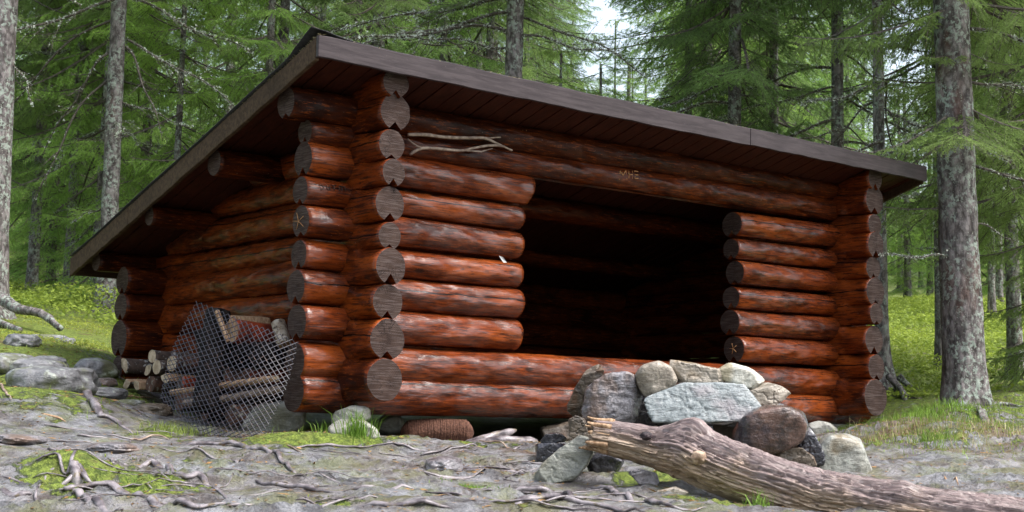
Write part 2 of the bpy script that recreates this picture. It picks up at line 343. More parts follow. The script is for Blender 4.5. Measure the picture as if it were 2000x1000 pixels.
# ------------------------------------------------------------------ terrain
_ctl = [(0, 1000, 5.2), (500, 1000, 5.1), (1000, 1000, 5.2), (1500, 1000, 5.35), (2000, 1000, 5.6), (250, 930, 6.0), (700, 930, 6.1), (1150, 950, 6.1), (1500, 985, 5.9), (2000, 930, 6.9),
        (300, 866, 7.1), (750, 880, 7.25), (1000, 878, 7.5), (1300, 900, 7.0), (1650, 915, 7.1), (1900, 880, 8.3), (1720, 838, 9.7), (0, 830, 7.2), (100, 790, 7.7), (0, 740, 8.4), (120, 735, 8.6), (60, 690, 9.4),
        (250, 783, 8.7), (440, 848, 7.75), (560, 850, 7.6), (30, 650, 11), (150, 640, 11.8), (100, 608, 14.5), (60, 596, 19), (150, 588, 26), (100, 560, 45), (200, 690, 9.9),
        (1000, 690, 15), (1000, 640, 21), (1000, 560, 42), (1880, 805, 10.9), (1960, 750, 13.5), (1750, 765, 12.6), (1900, 690, 17), (1780, 640, 20), (1900, 610, 25), (1900, 585, 33), (1900, 560, 46), (2300, 750, 12), (2300, 580, 33)]
_P = [at(*c) for c in _ctl]+[np.array(p) for p in [(.3, .2, -.36), (1.5, 0, -.37), (3, .2, -.36), (4.6, .1, -.30), (4.8, 1.5, -.22), (2, 1.6, -.33), (1, 2.4, -.25), (4, 2.6, -.15), (0.2, 2.2, -.18),
        (-4.4, -6.7, -1.0), (-6, -10, -1.3), (0, -10, -1.15), (5, -8, -.9), (-10, -6, -.9), (12, -14, -1.5), (-16, -16, -1.9), (0, -30, -2.5), (40, -20, -1), (-40, -10, -1), (-30, 30, 6), (60, 10, 7), (40, 75, 16), (-10, 80, 16), (85, 50, 16), (-60, 60, 14), (20, 42, 6.5), (38, 36, 6), (-12, -1, -.2), (25, -4, -.3)]]
_P = np.array(_P)
def _phi(r): return np.sqrt(r*r+.16)
_A = _phi(np.linalg.norm(_P[:, None, :2]-_P[None, :, :2], axis=2)); NC = len(_P)
_A -= np.eye(NC)*.05
_AA = np.block([[_A, np.c_[np.ones(NC), _P[:, :2]]], [np.c_[np.ones(NC), _P[:, :2]].T, np.zeros((3, 3))]])
_w = np.linalg.solve(_AA, np.r_[_P[:, 2], 0, 0, 0])
# low boulders and mounds pushed up out of the ground: (px, py, depth, radius x, height)
_mounds = [(700, 845, 7.5, .5, .03), (1880, 800, 10.7, .55, .08), (60, 940, 5.9, .3, .03), (140, 935, 5.9, .16, .06), (600, 870, 7.2, .35, .035), (30, 790, 7.6, .5, .05), (1330, 930, 6.4, .35, .02)]
_ms = [(at(a, b, c), d, e) for a, b, c, d, e in _mounds]
RD = np.array([math.cos(math.radians(-38)), math.sin(math.radians(-38))])
def H(x, y, detail=True):
    x = np.asarray(x, float); y = np.asarray(y, float); sh = x.shape; x = x.ravel(); y = y.ravel(); z = np.zeros_like(x)
    for i in range(0, len(x), 20000):
        xx, yy = x[i:i+20000], y[i:i+20000]
        r = np.sqrt((xx[:, None]-_P[None, :, 0])**2+(yy[:, None]-_P[None, :, 1])**2)
        z[i:i+20000] = _phi(r)@_w[:NC]+_w[NC]+_w[NC+1]*xx+_w[NC+2]*yy
    for c, rr, hh in _ms: z += hh*np.exp(-((x-c[0])**2+(y-c[1])**2)/(rr*rr))
    if detail:
        p = np.stack([x, y, np.zeros_like(x)], -1); dist = np.hypot(x-CAM[0], y-CAM[1])
        z += .02*fbm(p*1.3, 3, 5)+.06*fbm(p*.35, 2, 9)*sstep(8, 14, dist)
        u = x*RD[0]+y*RD[1]; v = -x*RD[1]+y*RD[0]
        q = np.stack([u*1.1, v*5.5+.8*vnoise(np.stack([u, v, u*0], -1)*1.5, 3), u*0], -1)
        near = 1-sstep(9, 13, dist); under = sstep(-.1, .5, -(y+.1))
        rid = 1-np.abs(fbm(q, 3, 21)); z += .035*near*(rid**4-.35)*1.5*(.3+.7*under)
        z += .011*near*fbm(p*11, 3, 4)+.022*near*(.4+.6*under)*(fbm(p*3.6, 4, 14)-.6*np.abs(fbm(p*4.7, 3, 15)))+.13*sstep(8, 10, dist)*fbm(p*1.7, 4, 33)*(1-sstep(20, 30, dist))*under
    return z.reshape(sh)
def Hs(x, y): return float(H(np.array([x]), np.array([y]))[0])
def axis(c, half, step, far):
    a = list(np.arange(0, half, step)); s_ = step; 
    while a[-1] < far: s_ *= 1.09; a.append(a[-1]+s_)
    a = np.array(a); return np.r_[c-a[:0:-1], c+a]
gx = axis(-.6, 6.6, .034, 160); gy = axis(-2.6, 4.6, .034, 160)
GX, GY = np.meshgrid(gx, gy); GZ = H(GX, GY)
nx, ny = len(gx), len(gy)
i = np.arange(ny-1)[:, None]*nx; j = np.arange(nx-1)[None]
GF = np.stack([i+j, i+j+1, i+nx+j+1, i+nx+j], -1).reshape(-1, 4)
def pix(x, y, z):
    v = np.stack([x-CAM[0], y-CAM[1], z-CAM[2]], -1); d_ = v@dv; d_ = np.where(abs(d_) < .1, .1, d_); return 1000+FPX*(v@R2)/d_, 500-FPX*(v@U2)/d_, d_
# moss amount by place: (px, py, depth, radius, amount)
_moss = [(640, 850, 7.4, .33, .55), (560, 860, 7.3, .25, .5), (150, 960, 5.8, .25, .7), (330, 965, 5.7, .22, .45), (30, 700, 9.2, .6, .45), (140, 660, 10.6, 1.2, .6), (200, 735, 9, .35, .35), (60, 800, 7.7, .5, .35),
         (280, 780, 8.8, .3, .3), (360, 850, 7.5, .25, .35), (1260, 935, 6.3, .18, .7), (900, 860, 7.8, .5, .25), (1900, 850, 9.3, 1.1, .22), (1760, 860, 8.6, .5, .2), (1010, 990, 5.3, .12, .6), (250, 905, 6.4, .3, .2), (450, 900, 6.7, .3, .15), (640, 990, 5.3, .15, .4),
         (0, 760, 8.2, .5, .5), (1400, 985, 5.7, .25, .4), (950, 955, 5.8, .15, .3)]
dist = np.hypot(GX-CAM[0], GY-CAM[1]); moss = .66*sstep(10.3, 12.5, dist+.8*fbm(np.stack([GX, GY, GX*0], -1)*.8, 2, 3))
for a, b, c, rr, am in _moss:
    q = at(a, b, c); moss = moss+1.35*am*np.exp(-((GX-q[0])**2+(GY-q[1])**2)/(rr*rr))
moss = np.clip(moss*(1-.8*np.exp(-(np.clip(np.maximum(abs(GX-2.2)-2.3, abs(GY-1.2)-1.3), 0, 9)/.2)**2)), 0, 1)
lit = np.clip(.25+.8*np.exp(-((GX-at(1780, 850, 9.3)[0])**2+(GY-at(1780, 850, 9.3)[1])**2)/1.2)+.7*np.exp(-((GX-.9)**2+(GY+1.3)**2)/.5)+.6*sstep(11, 14, dist), 0, 1)
ground = mesh_np('ground', np.stack([GX, GY, GZ], -1).reshape(-1, 3), GF, [M['ground']], True, tint=moss.ravel(), attr='moss')
a_ = ground.data.attributes.new('litter', 'FLOAT', 'POINT'); a_.data.foreach_set('value', lit.ravel().astype(np.float32))
tag(ground, 'uneven wet forest floor of grey mud, roots and moss around the shelter', kind='structure')

# ------------------------------------------------------------------ log shelter
WID, DEP, PR = 4.4449, 2.321, .3643
ROOF_Z0, SL, YF, YB = 1.815, .306, -.45, 2.76
XL, XR = -.56, 5.005
def zroof(y): return ROOF_Z0-SL*(y-YF)
def zu(y): return zroof(y)-.058
shelter = empty('log_shelter', (WID/2, DEP/2, -.2))
tag(shelter, 'open-fronted log shelter stained reddish brown under a sloping board roof', 'shelter')
bpy.context.view_layer.update()
def reparent(o, p):
    o.parent = p; bpy.context.view_layer.update(); o.matrix_parent_inverse = p.matrix_world.inverted()
rng = np.random.default_rng(5)
_logn = [0]
def log(name, p0, p1, r0, r1, notch=True, clamp=False, slant=0.0, bright=1.0, crack=None, parent=None, mats=None, joints=None, wet=1.0):
    _logn[0] += 1; sd_ = _logn[0]
    p0 = np.array(p0, float); p1 = np.array(p1, float); D = p1-p0; L = np.linalg.norm(D)
    yaw = math.atan2(D[1], D[0]); pit = math.asin(D[2]/L)
    n = max(8, int(L/.024)); xs = np.linspace(0, L, n+1)
    th = np.radians(np.r_[np.linspace(-68, 248, 40)])       # leaves a gap at the bottom for the groove
    ns = len(th)+1 if notch else 44
    if not notch: th = np.linspace(0, 2*np.pi, 44, endpoint=False)
    X = xs[:, None]*np.ones(len(th)); TH = np.ones((n+1, 1))*th
    rr = (r0+(r1-r0)*xs/L)[:, None]
    q = np.stack([X*1.6, np.cos(TH)*.9, np.sin(TH)*.9], -1)+sd_*7.7
    k = 1+.060*fbm(q, 2, sd_)
    q2 = np.stack([X*7, np.cos(TH)*2.6, np.sin(TH)*2.6], -1)+sd_*3.1
    k += .022*vnoise(q2, sd_+50)-.030*np.abs(vnoise(q2*[1.1, 1.3, 1.3]+5, sd_+70))
    rr = rr*k
    # bevelled ends
    e = np.minimum(xs, L-xs); rr = rr*(1-.05*np.exp(-(e/.008)**2))[:, None]
    Y = rr*np.cos(TH); Z = rr*np.sin(TH)
    if joints:
        sq = np.zeros(n+1)
        for c_ in joints: sq = np.maximum(sq, sstep(.19, .12, np.abs(xs-c_)))
        sq = sq[:, None]; cc = np.cos(TH); Y = Y*(1-sq)+sq*np.sign(cc)*rr*.97*np.abs(cc)**.22
    bend = .009*np.sin(xs/L*np.pi*1.3+sd_)[:, None]; Y = Y+bend
    if slant: X = X+np.where(xs > L-.02, 1, 0)[:, None]*slant*Z
    if notch:
        nr = (r0+(r1-r0)*xs/L); X = np.c_[X, xs]; Y = np.c_[Y, bend[:, 0]]; Z = np.c_[Z, -nr*(.38+.22*((sd_*41) % 7)/6)]
    V = np.stack([X, Y, Z], -1)
    if clamp:   # the roof boards rest on this log
        c, s_ = math.cos(yaw), math.sin(yaw); wy = p0[1]+V[..., 0]*s_+V[..., 1]*c; wz = p0[2]+V[..., 2]
        V[..., 2] = np.where(wz > zu(wy)-.004, zu(wy)-.004-p0[2], V[..., 2])
    m_ = V.shape[1]; V = V.reshape(-1, 3)
    i = np.arange(n)[:, None]*m_; jj = np.arange(m_)[None]; j2 = (jj+1) % m_
    F = np.stack([i+jj, i+j2, i+m_+j2, i+m_+jj], -1).reshape(-1, 4)
    sm = np.ones((n, m_), bool)
    if notch: sm[:, -2:] = False
    F = [tuple(f) for f in F]; sm = list(sm.ravel()); mi = [0]*len(F)
    for end in (0, n):
        cz = V[end*m_:(end+1)*m_].mean(0); V = np.vstack([V, cz]); c = len(V)-1; b = end*m_
        for t in range(m_):
            f = (c, b+t, b+(t+1) % m_) if end else (c, b+(t+1) % m_, b+t); F.append(f); sm.append(False); mi.append(1)
    o = mesh_py(name, V, F, mats or [M['log'], M['end']], sm, mi)
    o.location = p0; o.rotation_euler = (0, -pit, yaw)
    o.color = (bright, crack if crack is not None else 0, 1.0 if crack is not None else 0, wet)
    reparent(o, parent or shelter); return o
az = [0, .2211, .4281, .6254, .7945, .976, 1.1503, 1.3081, 1.5, 1.66]
ar = [.122, .12, .105, .105, .080, .102, .080, .092, .108, .09]
arR = [.145, .106, .114, .086, .116, .092, .104, .086, .116, .09]
bz = [-.0784, .0915, .3088, .5031, .6845, .8705, 1.0443, 1.2272, 1.3823, 1.545]
br = [.115, .108, .104, .100, .088, .095, .084, .102, .075, .100]
logs = {}
for k in range(10):
    zt = az[k]+ar[k]; yend = DEP+PR
    if zt > zu(DEP): yend = min(DEP+PR, YF+(ROOF_Z0-.058-az[k]+ar[k]*.4)/SL)
    for side, X0, rads in (('L', 0, ar), ('R', WID, arR)):
        rj = rads[k]; dz = (.012*((k*37) % 5-2)/2)
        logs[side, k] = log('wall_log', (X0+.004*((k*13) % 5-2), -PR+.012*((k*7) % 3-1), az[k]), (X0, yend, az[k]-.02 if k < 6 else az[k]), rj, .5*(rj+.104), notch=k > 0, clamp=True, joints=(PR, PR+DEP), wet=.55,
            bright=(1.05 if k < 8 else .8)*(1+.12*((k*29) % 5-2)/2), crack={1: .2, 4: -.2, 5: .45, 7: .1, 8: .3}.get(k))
xl = [0]*10
for k in range(10):
    b = 1.0+.12*((k*17) % 5-2)/2
    y0 = .003*((k*11) % 5-2)
    if k in (0, 1):
        logs['F', k] = log('wall_log', (-PR, y0, bz[k]), (WID+.30, y0, bz[k]+(.012 if k else -.02)), br[k], br[k]*.98, notch=k > 0, bright=.95 if k == 0 else 1.05, crack=2.5 if k == 0 else -2.75)
    elif k < 8:
        logs['FL', k] = log('wall_log', (-PR+.01*((k*5) % 3-1), y0, bz[k]), (1.22+(.05 if k == 7 else .01*((k*3) % 3-1)), y0, bz[k]+.004), br[k], br[k]*.98, slant=.28 if k == 7 else .06, bright=b, crack={2: None, 3: 2.9, 4: -2.6, 6: 2.75, 7: -2.9}.get(k))
        logs['FR', k] = log('wall_log', (3.24+.012*((k*7) % 3-1), y0, bz[k]+.012-.003*k), (WID+.28, y0, bz[k]+.015), br[k]*.96, br[k]*.94, bright=b*.95, crack={2: -2.9, 4: 2.8, 5: -2.7, 7: 2.9}.get(k))
    elif k == 8:
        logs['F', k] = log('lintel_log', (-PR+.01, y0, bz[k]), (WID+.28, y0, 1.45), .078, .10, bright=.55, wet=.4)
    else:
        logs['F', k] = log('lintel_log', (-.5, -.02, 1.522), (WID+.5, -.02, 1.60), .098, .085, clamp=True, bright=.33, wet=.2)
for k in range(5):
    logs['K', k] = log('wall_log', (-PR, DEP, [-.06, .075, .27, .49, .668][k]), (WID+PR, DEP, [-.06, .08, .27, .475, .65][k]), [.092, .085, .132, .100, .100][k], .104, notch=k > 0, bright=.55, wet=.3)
for (y, z, r) in ((.8, 1.287, .085), (1.66, 1.041, .066), (2.46, .80, .07)):
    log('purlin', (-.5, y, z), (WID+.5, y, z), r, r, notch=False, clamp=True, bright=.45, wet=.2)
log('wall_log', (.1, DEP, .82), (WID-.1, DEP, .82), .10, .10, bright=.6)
V, F = box_vf(.05, WID-.05, DEP+.02, DEP+.05, -.1, .86); o = mesh_py('back_lining', V, F, [M['soffit']]); reparent(o, shelter)
# roof
def part_box(name, x0, x1, y0, y1, z0, z1, mat, par=None, slope=True, bev=.004):
    V, F = box_vf(x0, x1, y0, y1, z0, z1)
    if slope: V = [(x, y, z-SL*(y-YF)) for x, y, z in V]
    o = mesh_py(name, V, F, [mat]);
    if bev: b = o.modifiers.new('b', 'BEVEL'); b.width = bev; b.segments = 2
    reparent(o, par or shelter); return o
bm_v, bm_f = [], []; x = XL+.03; rs = random.Random(3)
while x < XR-.03:
    w_ = min(.125, XR-.03-x); V, F = box_vf(x, x+w_-.005, YF+.03, YB-.03, ROOF_Z0-.056-.004*rs.random(), ROOF_Z0-.030)
    V = [(a, b, c-SL*(b-YF)) for a, b, c in V]; bm_f += [tuple(q+len(bm_v) for q in f) for f in F]; bm_v += V; x += .13
ro = mesh_py('roof_boards', bm_v, bm_f, [M['soffit']]); reparent(ro, shelter)
part_box('roof_deck', XL+.027, XR-.027, YF+.027, YB-.027, ROOF_Z0-.028, ROOF_Z0-.008, M['soffit'])
# fascia boards: vertical faces, butted at the corners
def fascia(name, pts, mat, h=.118, thick=.026, nrm=(0, -1, 0)):
    (x0, y0), (x1, y1) = pts; V = []; n = 40
    for t in np.linspace(0, 1, n+1):
        X_, Y_ = x0+(x1-x0)*t, y0+(y1-y0)*t; zt = zroof(Y_)+.002*math.sin(t*31)+.0015*math.sin(t*77)
        for a, b in ((0, zt), (0, zt-h), (thick, zt-h), (thick, zt)): V.append((X_-nrm[0]*a, Y_-nrm[1]*a, b))
    F = []
    for k in range(n):
        for q in range(4): F.append((4*k+q, 4*k+(q+1) % 4, 4*k+4+(q+1) % 4, 4*k+4+q))
    F += [(3, 2, 1, 0), (4*n, 4*n+1, 4*n+2, 4*n+3)]
    o = mesh_py(name, V, F, [mat]); b = o.modifiers.new('b', 'BEVEL'); b.width = .003; b.limit_method = 'ANGLE'; reparent(o, shelter); return o
fascia('front_fascia', ((XL, YF), (2.913, YF)), M['fascia']); fascia('front_fascia', ((2.916, YF-.001), (XR, YF-.001)), M['fascia'], .117)
sidef = fascia('side_fascia', ((XL-.001, YF+.029), (XL-.001, 1.84)), M['fascia_side'], .122, nrm=(-1, 0, 0)); fascia('side_fascia', ((XL-.002, 1.843), (XL-.002, YB)), M['fascia_side'], .124, nrm=(-1, 0, 0))
fascia('side_fascia', ((XR+.001, YF+.029), (XR+.001, YB)), M['fascia_side'], .124, nrm=(1, 0, 0))
fascia('rear_fascia', ((XL+.03, YB), (XR-.03, YB)), M['fascia_side'], nrm=(0, 1, 0))
# roofing felt with a curled corner
nx_, ny_ = 90, 60; V = []
for a in range(ny_+1):
    for b in range(nx_+1):
        X_ = XL-.012+(XR-XL+.024)*b/nx_; Y_ = YF+.012+(YB-YF-.02)*a/ny_
        z = zroof(Y_)+.006+.003*math.sin(X_*9+Y_*4)
        cl = math.exp(-((X_-XL)/.13)**2)*math.exp(-((Y_-YF-.10)/.13)**2); z += .060*cl+.012*cl*math.sin(Y_*160)
        z += .014*math.exp(-((X_-XL)/.05)**2)*max(0, math.sin(Y_*2.2+1.0))*(1 if Y_ > .9 else .2)
        V.append((X_, Y_, z))
F = [(a*(nx_+1)+b, a*(nx_+1)+b+1, (a+1)*(nx_+1)+b+1, (a+1)*(nx_+1)+b) for a in range(ny_) for b in range(nx_)]
fe = mesh_py('roofing_felt', V, F, [M['felt']], True); so2 = fe.modifiers.new('s', 'SOLIDIFY'); so2.thickness = .005; so2.offset = 1; reparent(fe, shelter)
part_box('floor', .1, WID-.1, .1, DEP-.1, .06, .09, M['soffit'], slope=False)
# carvings on the logs
def carve(strokes, par, mat, w=.0045, dep=.002):
    A = Acc()
    for pl in strokes:
        P = smoothpath(np.array(pl), max(2, len(pl)*3)) if len(pl) > 2 else np.array(pl); A.tube(P, [w*.6]+[w]*(len(P)-2)+[w*.6] if len(P) > 2 else [w, w*.7], 6, flat=1)
    o = A.build('carving', [mat]); reparent(o, par); return o
def on_log(px, py, par_y, r, zc):   # point on the camera side of a log running along x
    v = ray(px, py); a = v[1]**2+v[2]**2; oy = CAM[1]-par_y; oz = CAM[2]-zc; b = 2*(oy*v[1]+oz*v[2]); c = oy*oy+oz*oz-r*r
    D = b*b-4*a*c; t = (-b-math.sqrt(max(D, 0)))/(2*a); return CAM+v*t
def strokes_on(px_lines, *a): return [[on_log(x, y, *a) for x, y in l] for l in px_lines]
lz = lambda x, y0=1.3823, y1=1.45: y0+(y1-y0)*(x+PR)/(WID+.64)
c8 = logs['F', 8]; zc = lz(2.07); 
mie = [[(1209, 351), (1211, 334)], [(1211, 334), (1217, 343)], [(1217, 343), (1222, 333)], [(1222, 333), (1224, 350)], [(1228, 348), (1228, 334)], [(1228, 341), (1235, 341)], [(1235, 334), (1235, 349)], [(1239, 334), (1240, 349)], [(1239, 334), (1246, 335)], [(1240, 341), (1246, 342)], [(1240, 349), (1247, 348)]]
carve(strokes_on(mie, 0, .089, zc), c8, M['carve'], .0042)
h_ = [[(1021, 254), (1020, 268)], [(1021, 261), (1027, 261)], [(1028, 254), (1028, 269)], [(1033, 260), (1033, 268)], [(1033, 262), (1037, 260)], [(1037, 260), (1037, 265)]]
carve(strokes_on(h_, -.02, .094, 1.545), logs['F', 9], M['carve'], .0032)
outn = [[(625, 361), (626, 372)], [(625, 361), (631, 363)], [(631, 363), (632, 369)], [(632, 369), (626, 372)], [(638, 362), (639, 370)], [(639, 370), (644, 371)], [(644, 371), (644, 361)], [(648, 362), (657, 361)], [(652, 362), (653, 372)], [(663, 373), (663, 363)], [(663, 363), (668, 364)], [(668, 364), (668, 373)], [(668, 366), (673, 364)], [(673, 364), (675, 373)]]
carve(strokes_on(outn, 0, .087, bz[6]), logs['FL', 6], M['carvedark'], .0035)
def star(cx, cy, r, ax, val, par, mat):
    L = []
    for k in range(5):
        a = math.pi/2+k*2*math.pi/5+.3; L.append([hit(cx, cy, ax, val), hit(cx+r*.7*math.cos(a), cy-r*math.sin(a), ax, val)])
    carve(L, par, mat, .0022)
star(583, 432, 17, 'x', -PR-.004, logs['FL', 5], M['carve']); star(1432, 681, 11, 'x', 3.230, logs['FR', 2], M['carve'])

# ------------------------------------------------------------------ stones
def stone(label, outline, dep, thick, mat, group=None, rnd=False, tilt=0.0, lean=0.0, seed=1, cat='stone', name='stone', amp=.012, skew=(0, 0), facet=0.0):
    """angular or rounded rock: hull of an outline at its own distance, with real thickness behind it"""
    O = np.array(outline, float); c = O.mean(0); g = random.Random(seed); pts = []
    H_ = O[:, 1].max()-O[:, 1].min(); W_ = O[:, 0].max()-O[:, 0].min()
    for px, py in O:
        d0 = dep+tilt*(c[1]-py)/max(H_, 1)+lean*(px-c[0])/max(W_, 1)
        if not rnd:
            pts.append(at(px, py, d0)); pts.append(at(*(c+(np.array([px, py])-c)*(.86+.14*g.random())+skew), d0+thick*(.85+.25*g.random()))); continue
        q = c+(np.array([px, py])-c)*(.90+.03*g.random()); pts.append(at(*q, d0))
        pts.append(at(px, py, d0+thick*(.22+.2*g.random())))
        pts.append(at(*(c+(np.array([px, py])-c)*(.93+.07*g.random())+skew), d0+thick*(.65+.2*g.random())))
        q = c+(np.array([px, py])-c)*(.62+.2*g.random())+skew; pts.append(at(*q, d0+thick))
    pts = np.array(pts); ctr = pts.mean(0)
    bm = bmesh.new(); [bm.verts.new(p-ctr) for p in pts]
    r = bmesh.ops.convex_hull(bm, input=bm.verts); bmesh.ops.delete(bm, geom=[v for v in bm.verts if not v.link_faces], context='VERTS')
    size = np.linalg.norm(pts.max(0)-pts.min(0))
    if rnd:
        bmesh.ops.scale(bm, vec=(1.13,)*3, verts=bm.verts)
        me = bpy.data.meshes.new('t'); bm.to_mesh(me); ob = bpy.data.objects.new('t', me); S.collection.objects.link(ob)
        rm = ob.modifiers.new('r', 'REMESH'); rm.mode = 'VOXEL'; rm.voxel_size = size/34
        sm = ob.modifiers.new('s', 'SMOOTH'); sm.iterations = 7; sm.factor = .7
    else:
        me = bpy.data.meshes.new('t'); bm.to_mesh(me); ob = bpy.data.objects.new('t', me); S.collection.objects.link(ob)
        rm = ob.modifiers.new('r', 'REMESH'); rm.mode = 'VOXEL'; rm.voxel_size = size/85
        sm = ob.modifiers.new('s', 'SMOOTH'); sm.iterations = 2; sm.factor = .5
    bm.free(); dg = bpy.context.evaluated_depsgraph_get(); me2 = bpy.data.meshes.new_from_object(ob.evaluated_get(dg)); bpy.data.objects.remove(ob)
    n = len(me2.vertices); V = np.empty(n*3, np.float32); me2.vertices.foreach_get('co', V); V = V.reshape(-1, 3)
    Nn = np.empty(n*3, np.float32); me2.vertices.foreach_get('normal', Nn); Nn = Nn.reshape(-1, 3)
    Nn = V/np.linalg.norm(V, axis=1)[:, None]*.3+Nn*.7
    g2 = np.random.default_rng(seed+500); sz = V.max(0)-V.min(0)
    for _ in range(5 if rnd else (0 if mat is St['slab'] else 8)):
        nn_ = g2.normal(size=3); nn_ /= np.linalg.norm(nn_); pr = V@nn_; cc_ = pr.max()*g2.uniform(.80, .94); V = V-np.maximum(0, pr-cc_)[:, None]*nn_*.92
    d = amp*1.3*fbm(V*9+seed*5, 5, seed, .55)-.006*(np.abs(fbm(V*np.array([13, 13, 22])+seed, 3, seed+2)) < .035)+amp*.5*(1-np.abs(fbm(V*np.array([5, 5, 16])+seed, 3, seed+4)))**3
    if facet: q = vnoise(V*7+seed, seed+9); d += facet*np.round(q*3)/3
    me2.vertices.foreach_set('co', (V+Nn*d[:, None]).astype(np.float32).ravel())
    me2.materials.clear(); me2.materials.append(mat); me2.polygons.foreach_set('use_smooth', np.ones(len(me2.polygons), bool)); me2.update()
    me2.name = name; o = bpy.data.objects.new(name, me2); o.location = ctr; link(o); tag(o, label, cat, group); return o
ms = mat_stone
SG = 'stones of the fire ring'
St = {'grey': ms('grey_wet_stone', (.075, .070, .075), (.25, .235, .25), .65, 0, (.16, .10, .07), .75, 9), 'slab': ms('blue_green_slate', (.155, .18, .185), (.27, .295, .30), .3, 0, (.27, .24, .25), .75, 6),
      'tan': ms('tan_stone', (.18, .155, .12), (.38, .33, .27), .45, 0, (.24, .16, .08)), 'white': ms('pale_speckled_stone', (.36, .35, .29), (.62, .60, .53), .35, 0, (.30, .24, .13)),
      'brown': ms('wet_brown_boulder', (.022, .014, .012), (.13, .07, .05), .95, 0, (.018, .018, .03)), 'black': ms('sooty_wet_stone', (.010, .010, .013), (.055, .055, .07), .95, 0, None),
      'rust': ms('rusty_slab', (.045, .035, .028), (.14, .11, .08), .5, 0, (.12, .055, .02)), 'green': ms('greenish_slab', (.09, .09, .08), (.23, .235, .20), .5, 0, (.17, .13, .06), .3, 4),
      'pale': ms('pale_round_boulder', (.17, .17, .145), (.36, .36, .32), .5, .3, (.20, .14, .06)), 'lich': ms('lichened_rock', (.085, .085, .088), (.20, .20, .21), .3, .5, (.12, .13, .05)),
      'foot': ms('pale_footing_stone', (.20, .20, .17), (.38, .37, .33), .1, .2, (.15, .14, .08))}
